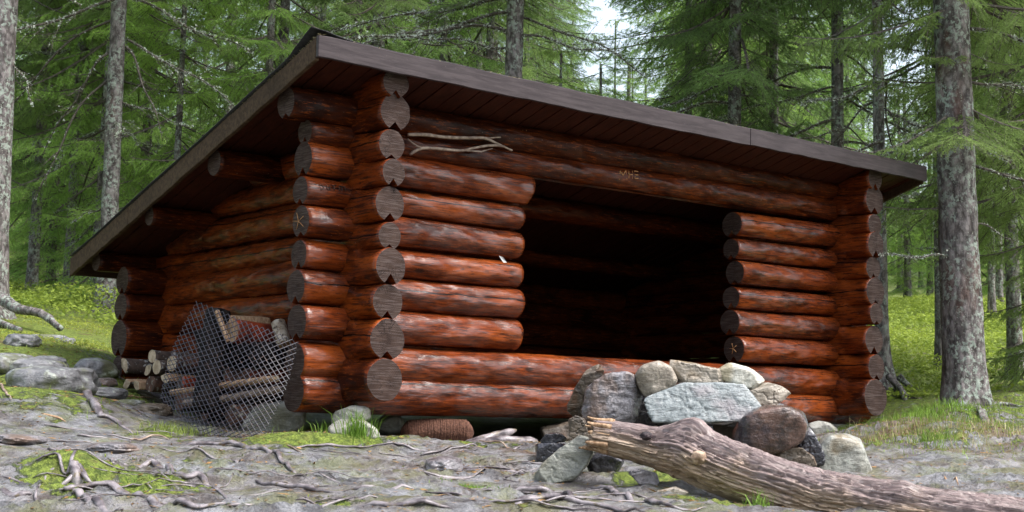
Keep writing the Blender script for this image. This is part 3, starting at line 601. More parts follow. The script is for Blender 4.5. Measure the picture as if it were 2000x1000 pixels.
SL_ = [
 ('tall rusty dark slab standing behind the grey block of the fire ring', [(1158, 713), (1172, 711), (1181, 724), (1165, 760), (1150, 800), (1138, 838), (1113, 826), (1108, 792), (1124, 756), (1146, 722)], 7.25, .16, 'rust', 0, .005, 0, -.05),
 ('upright grey purple block with cracked face in the fire ring', [(1163, 742), (1185, 730), (1222, 727), (1243, 738), (1256, 775), (1250, 812), (1225, 842), (1178, 850), (1140, 846), (1137, 800), (1146, 760)], 6.95, .3, 'grey', 0, .012, .006, .05),
 ('rounded tan stone perched between the grey block and the slate slab', [(1243, 737), (1256, 716), (1286, 707), (1308, 718), (1320, 743), (1308, 758), (1264, 774), (1252, 760)], 6.93, .17, 'tan', 1, .006, 0, 0),
 ('long lumpy pale stone lying along the top of the slate slab', [(1308, 702), (1326, 706), (1360, 716), (1405, 721), (1419, 738), (1412, 748), (1350, 747), (1322, 746), (1307, 724)], 6.98, .15, 'tan', 0, .010, 0, 0),
 ('white speckled stone on top beside the long lumpy stone', [(1405, 724), (1428, 711), (1462, 720), (1490, 740), (1488, 752), (1470, 762), (1440, 752), (1412, 742)], 7.0, .16, 'white', 1, .006, 0, 0),
 ('broad flat blue green slate slab forming the back of the fireplace', [(1256, 782), (1262, 775), (1318, 765), (1331, 748), (1400, 746), (1455, 750), (1472, 776), (1491, 802), (1452, 809), (1448, 824), (1380, 823), (1275, 827), (1264, 806)], 6.86, .13, 'slab', 0, .006, .004, .10),
 ('yellow tan pointed stone at the right shoulder of the slate slab', [(1474, 752), (1500, 746), (1528, 755), (1546, 768), (1530, 782), (1510, 790), (1492, 803), (1476, 790), (1466, 768)], 6.98, .16, 'tan', 0, .008, 0, 0),
 ('big wet dark brown boulder with black soot patches in the fire ring', [(1437, 846), (1452, 818), (1490, 800), (1530, 797), (1560, 808), (1573, 832), (1566, 858), (1540, 874), (1500, 890), (1462, 876), (1440, 862)], 6.75, .32, 'brown', 1, .008, 0, 0),
 ('sooty black slab leaning against the brown boulder', [(1570, 826), (1592, 850), (1612, 890), (1608, 908), (1590, 914), (1560, 896), (1550, 872), (1560, 850)], 6.9, .15, 'black', 0, .008, .005, 0),
 ('large pale rounded boulder with white flecks at the end of the driftwood log', [(1602, 872), (1614, 854), (1650, 850), (1676, 862), (1690, 890), (1704, 934), (1660, 950), (1600, 940), (1592, 905)], 6.95, .34, 'pale', 1, .012, 0, 0),
 ('small broken dark rock under the brown boulder', [(1512, 886), (1540, 870), (1566, 873), (1588, 892), (1596, 912), (1550, 922), (1520, 908)], 6.80, .12, 'rust', 0, .010, .008, 0),
 ('big greenish slab leaning on edge by the driftwood end', [(1040, 938), (1058, 906), (1098, 872), (1132, 848), (1152, 856), (1160, 882), (1148, 908), (1112, 948), (1044, 948)], 6.25, .20, 'green', 0, .006, .004, .06),
 ('small glossy black stone on top of the angular dark block', [(1056, 860), (1066, 848), (1090, 846), (1112, 852), (1104, 864), (1058, 868)], 6.85, .16, 'black', 0, .006, .006, 0),
 ('angular dark block left of the leaning greenish slab', [(1046, 868), (1060, 866), (1106, 866), (1100, 885), (1064, 908), (1048, 896)], 6.8, .16, 'black', 0, .006, .004, 0),
 ('pinkish brown stone standing at the foot of the grey block', [(1110, 820), (1124, 811), (1142, 818), (1150, 850), (1136, 862), (1112, 852)], 6.75, .14, 'rust', 0, .006, 0, 0),
 ('dark wet ribbed stone behind the leaning greenish slab', [(1150, 905), (1168, 886), (1198, 886), (1216, 900), (1200, 924), (1160, 934)], 6.38, .16, 'black', 1, .010, 0, 0),
 ('small sharp grey stone in moss under the driftwood log', [(1228, 922), (1248, 916), (1282, 922), (1292, 940), (1276, 962), (1258, 958)], 6.05, .12, 'grey', 0, .006, .006, 0),
 ('dark filler stone jammed between the grey block and the slate slab', [(1222, 780), (1250, 762), (1275, 775), (1285, 830), (1240, 850), (1225, 830)], 7.12, .2, 'black', 0, .008, .006, 0),
 ('dark stone packed behind the right end of the slate slab', [(1440, 790), (1490, 780), (1530, 790), (1520, 830), (1450, 840)], 7.15, .2, 'black', 0, .008, .006, 0),
 ('sooty stone bedded low behind the driftwood in the fire ring', [(1300, 830), (1390, 826), (1400, 870), (1310, 876)], 7.1, .2, 'black', 0, .008, .006, 0),
 ('small flat brown stone in the dark hollow beneath the slate slab', [(1382, 828), (1440, 824), (1464, 838), (1450, 862), (1390, 858)], 7.15, .16, 'rust', 0, .006, 0, 0),
 ('flat pale pebble half sunk in mud below the driftwood log', [(1285, 960), (1318, 952), (1344, 962), (1332, 974), (1290, 976)], 5.9, .10, 'tan', 1, .004, 0, 0),
]
for k, (lb, ol, dp, th_, mt, rd_, am, fc, ti) in enumerate(SL_):
    stone(lb, ol, dp, th_, St[mt], SG, bool(rd_), ti, 0, 11+k, amp=am, facet=fc)
SG2 = 'footing stones under the shelter'
for k, (lb, ol, dp, th_, mt) in enumerate([
 ('pale upper footing stone wedged under the front left corner', [(650, 828), (662, 804), (690, 793), (716, 798), (720, 815), (700, 826), (668, 832)], 7.62, .22, 'foot'),
 ('pale lower footing stone behind the tall grass tuft', [(644, 838), (668, 824), (706, 822), (732, 842), (745, 876), (700, 890), (660, 872)], 7.5, .3, 'foot'),
 ('large rounded grey footing stone behind the steel mesh', [(470, 830), (500, 796), (560, 786), (592, 800), (590, 828), (560, 850), (500, 864)], 7.95, .4, 'foot'),
 ('small grey footing stone under the far front corner', [(1580, 830), (1598, 824), (1622, 828), (1634, 842), (1610, 856), (1585, 850)], 10.3, .25, 'foot'),
 ('flat grey stone under the middle of the front sill', [(1060, 835), (1110, 826), (1150, 832), (1150, 856), (1070, 862)], 8.8, .3, 'rust'),
 ('dark footing stone behind the netted bundle', [(738, 832), (748, 814), (780, 812), (790, 840), (745, 850)], 8.4, .25, 'foot')]):
    stone(lb, ol, dp, th_, St[mt], SG2, True, 0, 0, 70+k, amp=.012)
# the grass-side boulders: placed on the ground by their own position
def boulder(label, px, py, dep, wx, wy, wz, mat, seed, cat='boulder', name='boulder', group='boulders on the slope by the shelter'):
    c = at(px, py, dep); c[2] = Hs(c[0], c[1]); bm = bmesh.new(); bmesh.ops.create_icosphere(bm, subdivisions=5, radius=1)
    V = np.array([v.co for v in bm.verts]); a = fbm(V*1.1+seed*3, 4, seed)
    r = 1+.28*a+.06*fbm(V*5+seed, 3, seed+3)-.1*np.maximum(0, vnoise(V*2.5+seed, seed+8))
    V = V*r[:, None]; z = V[:, 2]; V[:, 2] = np.where(z > .55, .55+(z-.55)*.5, z)
    P = V*np.array([wx, wy, wz]); an = random.Random(seed).random()*3
    P = np.stack([P[:, 0]*RD_[0]-P[:, 1]*RD_[1], P[:, 0]*RD_[1]+P[:, 1]*RD_[0], P[:, 2]], -1)
    F = np.array([[v.index for v in f.verts] for f in bm.faces]); bm.free()
    o = mesh_np(name, P, F, [mat]); o.location = c; tag(o, label, cat, group); return o
RD_ = (rv[0], rv[1])
boulder('broad lichened rock slab half sunk behind the smooth boulder', 62, 738, 8.75, .24, .25, .10, St['lich'], 33)
boulder('mossy grey rock at the picture edge below the tree roots', 15, 722, 8.7, .16, .2, .10, St['lich'], 35)
boulder('rock shelf between the smooth boulder and the firewood', 190, 770, 8.5, .17, .2, .06, St['lich'], 37)
boulder('grey stone low in the mud left of the root knot', 40, 850, 6.9, .12, .16, .035, St['grey'], 39)
boulder('small dark stone on the mossy bank near the rear corner logs', 205, 745, 9.0, .07, .09, .05, St['grey'], 41)
boulder('flat lichened stone above the mossy bank by the tree roots', 95, 655, 10.6, .16, .2, .05, St['lich'], 43)
boulder('grey rock hump where the long grey root begins', 225, 880, 6.9, .13, .16, .04, St['grey'], 45)
boulder('large smooth grey boulder low in the moss left of the shelter', 105, 752, 8.3, .27, .3, .15, St['lich'], 3)
boulder('grey lichened boulder next to the rear corner of the shelter', 187, 716, 9.3, .14, .2, .11, St['lich'], 5)
boulder('low dark grey rock on the mossy bank at the picture edge', 22, 690, 9.0, .13, .16, .07, St['lich'], 7)
boulder('rough grey rock above the large smooth boulder', 92, 712, 9.0, .13, .15, .085, St['lich'], 9)
boulder('small rock near the big tree roots on the mossy bank', 45, 678, 9.7, .12, .14, .09, St['lich'], 12)
boulder('small pale rock in yellow moss behind the lichened boulder', 128, 672, 10.4, .08, .1, .05, St['lich'], 15)
boulder('flat grey stone with a pink edge near the firewood', 254, 797, 8.35, .10, .12, .035, St['lich'], 17)
boulder('low ridge rock sticking out of the mud in front of the sill', 868, 905, 6.75, .10, .22, .06, St['grey'], 21)
boulder('rounded dark stone sunk in mud before the mesh guard', 395, 905, 6.4, .06, .08, .025, St['grey'], 23)
boulder('brown earth-coloured rock between grass and steel mesh', 300, 808, 8.15, .12, .14, .06, St['rust'], 27)

# ------------------------------------------------------------------ driftwood log
pth = smoothpath([at(*c) for c in [(1150, 850, 6.22), (1215, 861, 6.18), (1280, 876, 6.14), (1340, 884, 6.08), (1400, 909, 6.0), (1490, 942, 5.88), (1580, 968, 5.8), (1650, 984, 5.72), (1750, 1000, 5.64), (1850, 1016, 5.58), (2000, 1036, 5.48), (2250, 1075, 5.3), (2450, 1110, 5.2)]], 460)
n = len(pth); sL = np.r_[0, np.cumsum(np.linalg.norm(np.diff(pth, axis=0), axis=1))]
rad = np.interp(pix(pth[:, 0], pth[:, 1], pth[:, 2])[0], [1150, 1180, 1215, 1280, 1330, 1370, 1430, 1600, 1800, 2000, 2400], [.066, .070, .076, .088, .118, .118, .116, .114, .112, .118, .12])
T = np.gradient(pth, axis=0); T /= np.linalg.norm(T, axis=1)[:, None]; A_ = np.cross(T, [0, 0, 1]); A_ /= np.linalg.norm(A_, axis=1)[:, None]; B_ = np.cross(A_, T)
ns = 180; th = np.linspace(0, 2*np.pi, ns, endpoint=False); SX = sL[:, None]*np.ones(ns); TH = np.ones((n, 1))*th
tw = TH+.35*SX
q1 = np.stack([SX*1.3, np.cos(tw)*1.2, np.sin(tw)*1.2], -1); q2 = np.stack([SX*2.2+.5*vnoise(q1*2, 5), np.cos(tw)*5, np.sin(tw)*5], -1); q3 = np.stack([SX*9, np.cos(tw)*16, np.sin(tw)*16], -1)
R_ = rad[:, None]*(1+.18*fbm(q1, 4, 8)-.30*np.maximum(0, .42-np.abs(fbm(q2*[1, 1.6, 1.6], 4, 31))*3)+.13*fbm(q3*[.16, 1.3, 1.3], 4, 44, .6)-.10*(np.abs(fbm(q3*[.14, .8, .8], 3, 55)) < .05)+.10*fbm(q2*[2.5, 1, 1], 4, 12))
def kn(px, py, a, w, dp):   # knot bump at a direction on the trunk
    s0 = np.interp(px, pix(pth[:, 0], pth[:, 1], pth[:, 2])[0], sL); d2 = ((SX-s0)/w)**2+(((TH-a+np.pi) % (2*np.pi)-np.pi)*rad[:, None]/w)**2
    return dp*np.exp(-d2)
# angle 0 = A_ (towards the camera side); B_ is up
sgn = 1 if np.dot(A_[50], CAM-pth[50]) > 0 else -1
f0 = 0 if sgn > 0 else np.pi
kk = lambda a: (f0-a*sgn if sgn < 0 else a)
R_ += kn(1370, 0, kk(.05), .035, .022)+kn(1348, 0, kk(1.35), .05, .035)+kn(1262, 0, kk(.75), .022, .018)-kn(1262, 0, kk(.75), .012, .030)+kn(1630, 0, kk(.6), .05, .012)+kn(1760, 0, kk(1.0), .04, .02)-kn(1480, 0, kk(.3), .04, .012)
jag = .10*np.abs(fbm(np.stack([TH*0, np.cos(TH)*3.5, np.sin(TH)*3.5], -1), 3, 77)[0])
V = pth[:, None]+A_[:, None]*(R_*np.cos(TH))[..., None]+B_[:, None]*(R_*np.sin(TH))[..., None]
V[:8] += (T[0]*jag[:, None])[None]*np.linspace(1, 0, 8)[:, None, None]*1.6
V = V.reshape(-1, 3); i = np.arange(n-1)[:, None]*ns; j = np.arange(ns)[None]; j2 = (j+1) % ns
F = np.stack([i+j, i+j2, i+ns+j2, i+ns+j], -1).reshape(-1, 4)
c0 = len(V); V = np.vstack([V, pth[0]+T[0]*.045, pth[-1]]); E_ = np.array([[c0, (k+1) % ns, k, k] for k in range(ns)]+[[c0+1, (n-1)*ns+k, (n-1)*ns+(k+1) % ns, (n-1)*ns+(k+1) % ns] for k in range(ns)])
tris = np.vstack([F[:, [0, 1, 2]], F[:, [0, 2, 3]], E_[:, :3]])
dl = mesh_np('driftwood_log', V, tris, [M['drift']], True, tint=np.r_[SX.ravel(), 0, 1], attr='along')
a_ = dl.data.attributes.new('around', 'FLOAT', 'POINT'); a_.data.foreach_set('value', np.r_[np.abs(((tw.ravel()) % (2*np.pi))-np.pi), 0, 0].astype(np.float32))
a_ = dl.data.attributes.new('top', 'FLOAT', 'POINT'); a_.data.foreach_set('value', np.r_[(np.sin(TH)+.35*fbm(q1*2, 3, 91)).ravel(), 0, 0].astype(np.float32))
tag(dl, 'big weathered log with broken knotty end lying in front of the fire ring', 'log')

def blob(name, c, sx, mat, seed, par, amp=.25):
    bm = bmesh.new(); bmesh.ops.create_icosphere(bm, subdivisions=4, radius=1); V = np.array([v.co for v in bm.verts]); F = np.array([[v.index for v in f.verts] for f in bm.faces]); bm.free()
    V = V*(1+amp*fbm(V*2.2+seed, 4, seed))[:, None]; ax = np.array([R2, dv, U2]); o = mesh_np(name, (V*sx)@ax, F, [mat], True); o.location = c; reparent(o, par); return o
M['knot'] = mat_simple('pale_knot_wood', (.22, .14, .09), (.50, .38, .28), 22, .7, .9, .01); M['knotdark'] = mat_simple('dark_knot_hole', (.012, .008, .01), (.06, .04, .045), 26, .6, .9, .01)
blob('knot', at(1364, 893, 5.915), (.036, .03, .030), M['knot'], 3, dl); blob('knot', at(1262, 851, 6.055), (.026, .024, .019), M['knotdark'], 5, dl)
for k in range(9):
    a = k*2*math.pi/9+.3; rr_ = .048+.012*(k % 3); b0 = pth[6]+(A_[6]*math.cos(a)+B_[6]*math.sin(a))*rr_; e0 = b0-T[3]*(.02+.035*((k*5) % 4)/3)+(A_[6]*math.cos(a)+B_[6]*math.sin(a))*.008
    A = Acc(); A.tube(smoothpath([b0+T[3]*.08, b0, e0], 12), np.linspace(.024, .005, 12), 7, rough=.6, freq=20, seed=k, flat=.7); o = A.build('splinter', [M['splitwood']]); reparent(o, dl)
# ------------------------------------------------------------------ things on and under the shelter
A = Acc(); Yst = -.13
def sp(px, py, y=Yst): return hit(px, py, 'y', y)
A.tube(smoothpath([sp(796, 263, -.10), sp(830, 263), sp(870, 268), (sp(912, 269)), sp(946, 270), sp(972, 281), sp(1000, 294, -.115)], 40), np.interp(np.linspace(0, 1, 40), [0, .6, 1], [.010, .011, .006]), 8, rough=.35, freq=14)
A.tube(smoothpath([sp(800, 302, -.10), sp(822, 290), sp(850, 290), sp(900, 294), sp(925, 289), sp(960, 284, -.135), sp(985, 286, -.14)], 36), np.linspace(.010, .007, 36), 8, rough=.35, freq=14, seed=4)
A.tube(smoothpath([sp(796, 272, -.10), sp(812, 284), sp(826, 290)], 10), np.linspace(.006, .007, 10), 6, rough=.2)
A.tube([sp(945, 270), sp(978, 268, -.15)], [.006, .004], 6); A.tube([sp(905, 294), sp(940, 296, -.14), sp(962, 290, -.15)], [.005, .005, .003], 6)
fs = A.build('forked_stick', [M['twig']]); tag(fs, 'grey forked stick resting along the lintel near the front corner', 'stick')
sc = mesh_py('paper_scrap', [hit(974, 499, 'y', -.118), hit(982, 502, 'y', -.122), hit(990, 513, 'y', -.112), hit(983, 513, 'y', -.114)], [(0, 1, 2, 3)], [M['white']]); s_ = sc.modifiers.new('s', 'SOLIDIFY'); s_.thickness = .002
tag(sc, 'tiny white scrap stuck between two front logs', 'scrap')
# netted bundle under the sill
nb = empty('netted_bundle', at(855, 866, 8.15)); tag(nb, 'rusty brown bundle wrapped in netting lying under the front sill', 'bundle')
q = 70; L0 = at(782, 845, 8.2); L1 = at(925, 846, 8.3); P = smoothpath([L0, (L0+L1)/2+[0, 0, .01], L1], q); r_ = .072*np.clip(np.minimum(np.linspace(0, 1, q), 1-np.linspace(0, 1, q))*9, .02, 1)**.5
V, F, E3 = tube_np(P, r_*(1+.04*np.sin(np.arange(q)*2.1)), 60, rough=.10, freq=5)
o = mesh_np('bundle_body', V, np.vstack([F[:, [0, 1, 2]], F[:, [0, 2, 3]], E3]), [M['netting']]); reparent(o, nb)
A = Acc()
for k in range(4, q-4, 2):
    t = np.linspace(0, 2*np.pi, 25); A_n = np.array([RD_[1]*-1, RD_[0], 0]); c = P[k]; rr_ = r_[k]*1.03+.002
    A.tube(np.array([c+A_n*rr_*math.cos(a)+np.array([0, 0, 1])*rr_*math.sin(a) for a in t]), np.full(25, .0014), 4)
o = A.build('netting', [M['netting']]); reparent(o, nb)
for k, (a, b, lb) in enumerate([(((905, 868, 8.1), (950, 856, 8.1), (1008, 840, 8.25)), .022, 'grey rotten stick leaning up under the front sill'), (((905, 872, 8.05), (980, 862, 8.0), (1050, 862, 8.1)), .028, 'dark rotten log lying on the ground under the sill')]):
    V, F, E3 = tube_np(smoothpath([at(*c) for c in a], 50), b*np.interp(np.linspace(0, 1, 50), [0, .1, .9, 1], [.4, 1, .9, .3]), 16, seed=k, rough=.5, freq=9)
    o = mesh_np('rotten_wood', V, np.vstack([F[:, [0, 1, 2]], F[:, [0, 2, 3]], E3]), [M['root']]); tag(o, lb, 'stick', 'rotten sticks under the sill')

# ------------------------------------------------------------------ firewood and mesh guard
def billet(label, a, b, r, kind, seed, wedge=None, bark='firebark', cut='firecut', inner='splitwood', group='firewood pieces behind the mesh and along the wall'):
    """a: end shown, b: other end. kind 'round' | 'split' (a wedge with bark on its back)"""
    a = np.array(a, float); b = np.array(b, float); D = b-a; L = np.linalg.norm(D); D = D/L
    up = np.array([0, 0, 1.]) if abs(D[2]) < .9 else np.array([1., 0, 0]); e1 = np.cross(D, up); e1 /= np.linalg.norm(e1); e2 = np.cross(e1, D)
    g = np.random.default_rng(seed)
    if kind == 'round': th = np.linspace(0, 2*np.pi, 26, endpoint=False); prof = np.stack([np.cos(th), np.sin(th)], -1); mt = [0]*26
    else:
        sp_ = wedge or 2.0; th = np.linspace(-sp_/2, sp_/2, 12); arc = np.stack([np.cos(th), np.sin(th)], -1); ap = np.array([-.25, .05])
        l1 = [arc[-1]+(ap-arc[-1])*t for t in (.25, .5, .75, 1)]; l2 = [ap+(arc[0]-ap)*t for t in (.25, .5, .75)]
        prof = np.vstack([arc, l1, l2])-np.array([.35, 0]); mt = [0]*11+[1]*8
        rot = g.random()*6.28 if wedge is None or seed % 2 else 1.6; c, s_ = math.cos(rot), math.sin(rot); prof = prof@np.array([[c, s_], [-s_, c]])
    nn = 22; xs = np.linspace(0, L, nn); P = []
    for x in xs:
        k = 1+.09*fbm(np.c_[np.full(len(prof), x*5), prof*2.0]+seed, 3, seed); P.append((a+D*x)[None]+(prof[:, :1]*e1+prof[:, 1:]*e2)*r*k[:, None]+.01*fbm(np.array([[x*4, seed, 0]]), 2, seed)[0]*e2)
    m_ = len(prof); V = np.vstack(P); F = []; mi = []
    for k in range(nn-1):
        for t in range(m_): F.append((k*m_+t, k*m_+(t+1) % m_, (k+1)*m_+(t+1) % m_, (k+1)*m_+t)); mi.append(mt[t] if kind != 'round' else 0)
    V = np.vstack([V, V[:m_].mean(0)+D*g.normal()*.002, V[-m_:].mean(0)])
    for t in range(m_): F.append((len(V)-2, (t+1) % m_, t)); mi.append(2); F.append((len(V)-1, (nn-1)*m_+t, (nn-1)*m_+(t+1) % m_)); mi.append(2)
    o = mesh_py('firewood_billet', V, F, [M[bark], M[inner], M[cut]], [x != 2 for x in mi], mi); o['label'] = label; tag(o, label, 'firewood', group); return o
wd = np.array([0, 1., 0]); xd = np.array([1., 0, 0])
def bl(label, px, py, d, length, r, kind='round', seed=1, dirv=(1, .15, 0), **k):
    if px > 340 and 'cut' not in k: k['cut'] = 'firebark'
    a = at(px, py, d); D = np.array(dirv, float); D /= np.linalg.norm(D); billet(label, a, a+D*length, r, kind, seed, **k)
bl('half-round firewood billet at the outer foot of the low stack', 228, 748, 9.45, .3, .05, 'split', 2, wedge=3)
bl('billet with flaking white bark beside the rear corner logs', 243, 714, 9.25, .32, .055, 'split', 3, bark='birchbark', wedge=3.0)
bl('narrow split billet standing out second in the bottom row', 247, 748, 9.1, .3, .05, 'split', 5, wedge=2.2)
bl('pale split billet with round edge third in the bottom row', 267, 752, 9.0, .3, .045, 'split', 7, wedge=2.4)
bl('pale pointed billet on the second row of the low stack', 288, 722, 8.95, .3, .05, 'split', 9, wedge=2.4)
bl('yellow sawn birch branch end topmost on the low stack', 297, 697, 8.85, .5, .042, 'round', 10, bark='birchbark')
bl('birch branch end just below the yellow topmost one', 306, 718, 8.8, .5, .045, 'round', 11, bark='birchbark')
bl('small gnarled grey billet at the base of the low stack', 293, 752, 8.85, .3, .05, 'round', 13, cut='firebark')
bl('pale billet next to the left edge of the mesh', 322, 738, 8.7, .35, .05, 'split', 15, wedge=2.2)
bl('dark billet lying deep in the low stack', 335, 712, 8.75, .4, .05, 'round', 16)
bl('orange split billet seen through the lower left of the mesh', 352, 752, 8.5, .5, .06, 'split', 18, (1, .1, .02), inner='redwood')
bl('brown billet under the orange split one', 350, 785, 8.45, .55, .055, 'round', 19)
bl('reddish billet lying across behind the mesh centre', 400, 725, 8.35, .45, .07, 'split', 20, (1, .05, .05), inner='redwood')
bl('thick dark billet at mesh centre above the long pale stick', 430, 745, 8.2, .42, .08, 'round', 22, (1, .1, 0), cut='redwood')
bl('dark billet behind the middle of the mesh at stick height', 440, 700, 8.3, .40, .075, 'round', 23, (1, .2, .05), bark='char', cut='char')
bl('brown billet behind the right half of the mesh', 480, 735, 8.1, .32, .07, 'split', 24, (1, .1, 0), inner='redwood')
bl('dark billet low behind the mesh on the ground', 400, 800, 8.1, .45, .065, 'round', 25, (1, .0, 0), bark='char', cut='firebark')
bl('lower right dark billet resting on the footing stone', 450, 812, 7.95, .35, .06, 'round', 26, (1, 0, 0), bark='firebark')
bl('black charred billet leaning steeply behind the mesh', 398, 800, 7.98, .60, .075, 'round', 28, tuple(at(424, 628, 8.2)-at(398, 800, 7.98)), bark='char', cut='char')
bl('second charred billet leaning beside the black one', 425, 770, 8.05, .42, .055, 'round', 29, tuple(at(392, 620, 8.3)-at(425, 770, 8.05)), bark='char', cut='char')
bl('wet red log with torn orange end crowning the heap', 452, 648, 8.08, .27, .070, 'round', 41, (1, .12, -.02), bark='redwood', cut='splitwood')
bl('pale bark slab lying on top of the red log', 436, 622, 8.2, .30, .05, 'split', 43, (1, .0, -.02), wedge=2.6, inner='splitwood', bark='palebark', cut='splitwood')
bl('orange torn bark strip along the left of the red log', 447, 668, 8.0, .22, .016, 'round', 45, tuple(at(438, 615, 8.1)-at(460, 675, 8.0)), bark='splitwood')
bl('pale splintered stump end at the top right of the heap', 556, 672, 7.95, .15, .042, 'round', 32, tuple(at(540, 615, 8.05)-at(556, 672, 7.95)), bark='palebark', cut='splitwood')
bl('dark log under the red split one behind the mesh', 450, 672, 8.15, .38, .10, 'round', 33, (1, .05, 0), bark='char', cut='char')
bl('grey sooty log end behind the mesh upper right', 500, 690, 8.0, .20, .07, 'round', 34, (1, .1, 0), bark='char', cut='char')
bl('long pale peeled stick lying across behind the mesh', 335, 768, 8.25, .86, .018, 'round', 35, tuple(at(552, 738, 7.75)-at(335, 768, 8.25)), bark='splitwood')
bl('long grey stick just below the pale peeled stick', 360, 790, 8.15, .72, .02, 'round', 36, tuple(at(560, 756, 7.8)-at(360, 790, 8.15)), bark='twig')
# expanded steel guard
def gp(u, v):
    top = [(383, 588), (430, 606), (480, 628), (530, 645), (583, 668)]; bot = [(312, 778), (352, 812), (400, 848), (450, 860), (502, 867)]
    t = smoothpath(np.array(top, float), 41); b = smoothpath(np.array(bot, float), 41)
    f = u*40; i = min(39, int(f)); f -= i; a = t[i]*(1-f)+t[i+1]*f; c = b[i]*(1-f)+b[i+1]*f
    c2 = a*(1-v)+c*v; c2 = c2+np.array([-14*math.sin(math.pi*v)*(1-u)+20*math.sin(math.pi*v)*u*.6, 4*math.sin(math.pi*v)])
    d = (8.12-.45*u)*(1-v)+(7.95-.62*u)*v-.24*math.sin(math.pi*u)*(1-.3*v)-.05*math.sin(math.pi*v)
    return at(c2[0], c2[1], d)
NU, NV = 18, 20; A = Acc()
for fam in (0, 1):
    for k in range(-NV, NU+NV+1):
        P = []
        for q in np.linspace(0, 1, 90):
            v = q; u = (k+(NV*v if fam else -NV*v)+(0 if fam else 0))/NU
            if 0 <= u <= 1: P.append((u, v))
        if len(P) < 3: continue
        n_s = max(3, int(len(P)/3)); idx = np.linspace(0, len(P)-1, n_s).astype(int)
        # zigzag of an expanded sheet: long flat strands
        pts = np.array([gp(*P[t]) for t in idx]); A.tube(pts, np.full(len(pts), .0025), 4, closed_ends=True)
mg = A.build('mesh_guard', [M['steel']], smooth=False); tag(mg, 'curved panel of dark expanded steel mesh leaning against the firewood', 'mesh panel')

# ------------------------------------------------------------------ roots on the ground
def ground_tube(A, xy, r0, r1, sink=.3, seed=0, ns=9, lift=None, rough=.35, flat=.8, n=None):
    xy = np.array(xy, float); L = np.linalg.norm(np.diff(xy, axis=0), axis=1).sum(); n = n or max(10, int(L/.025)); P = smoothpath(np.c_[xy, np.zeros(len(xy))], n); t = np.linspace(0, 1, n)
    r = np.interp(t, [0, .06, .7, 1], [r0*.5, r0, (r0+r1)/2, r1*.25]); wob = .020*fbm(np.c_[t*L*5, t*0+seed, t*0], 3, seed)
    P[:, 2] = H(P[:, 0], P[:, 1])+r*flat*(1-sink*2)+wob+(lift*np.sin(np.pi*t) if lift else 0)
    dn = np.minimum(t, 1-t); P[:, 2] -= r*1.2*np.exp(-(dn/.06)**2)
    A.tube(P, r, ns, seed=seed, rough=rough, freq=11, flat=flat)
def gxy(px, py, d0=7.0):   # where the line of sight meets the ground
    D_ = np.arange(4.0, 14, .04)[:, None]; p = CAM+ray(px, py)*D_; u = np.nonzero(p[:, 2] < H(p[:, 0], p[:, 1]))[0]
    return p[u[0], :2] if len(u) else (CAM+ray(px, py)*d0)[:2]
gr = random.Random(77); RL = []
# (points in the photo, radius start, radius end, label)
named = [([(0, 962), (30, 968), (62, 975)], .022, .016, 'thick knobbly root at the lower left picture corner'),
 ([(125, 958), (160, 958), (230, 964), (300, 985), (360, 990), (440, 998)], .021, .014, 'thick dark root with a peeled pink patch in the foreground'),
 ([(145, 962), (165, 978), (200, 994), (240, 1005)], .018, .013, 'ribbed dark root curving out of the mossy knot to the frame edge'),
 ([(240, 905), (300, 912), (355, 930), (400, 950), (470, 972)], .020, .010, 'long grey root running down past the mud in the left foreground'),
 ([(345, 868), (420, 870), (480, 876), (545, 898), (600, 925)], .018, .010, 'pale grey root passing below the steel mesh'),
 ([(865, 910), (930, 916), (1000, 922), (1060, 916)], .016, .008, 'pale grey root crossing the mud before the sill'),
 ([(1000, 968), (1060, 965), (1110, 970), (1150, 980)], .018, .012, 'lilac grey root in mud below the leaning slab'),
 ([(1150, 952), (1190, 958), (1230, 975), (1300, 990), (1380, 1000)], .014, .010, 'grey root running under the driftwood log end'),
 ([(1000, 985), (1060, 980), (1120, 985), (1200, 996), (1260, 1000)], .018, .012, 'flat pale root along the bottom edge below the leaning slab'),
 ([(70, 905), (110, 905), (140, 898), (190, 885)], .008, .006, 'thin dark root crossing the grey mud on the left'),
 ([(640, 985), (740, 985), (830, 990), (900, 998)], .016, .010, 'pale root along the bottom edge left of centre'),
 ([(500, 948), (600, 960), (700, 958), (790, 955), (860, 960)], .014, .009, 'long thin grey root across the middle foreground'),
 ([(190, 818), (220, 820), (245, 838), (262, 850)], .016, .010, 'curved grey root humped above the mud on the left'),
 ([(160, 735), (168, 770), (185, 800), (215, 825)], .03, .018, 'thick grey root descending from the smooth boulder')]
for k, (pp, r0, r1, lb) in enumerate(named):
    A = Acc(); ground_tube(A, [gxy(x, y) for x, y in pp], r0, r1, .28, seed=k*3, rough=.6, flat=.7)
    o = A.build('tree_root', [M['root']]); tag(o, lb, 'root', 'roots lying bare across the foreground')
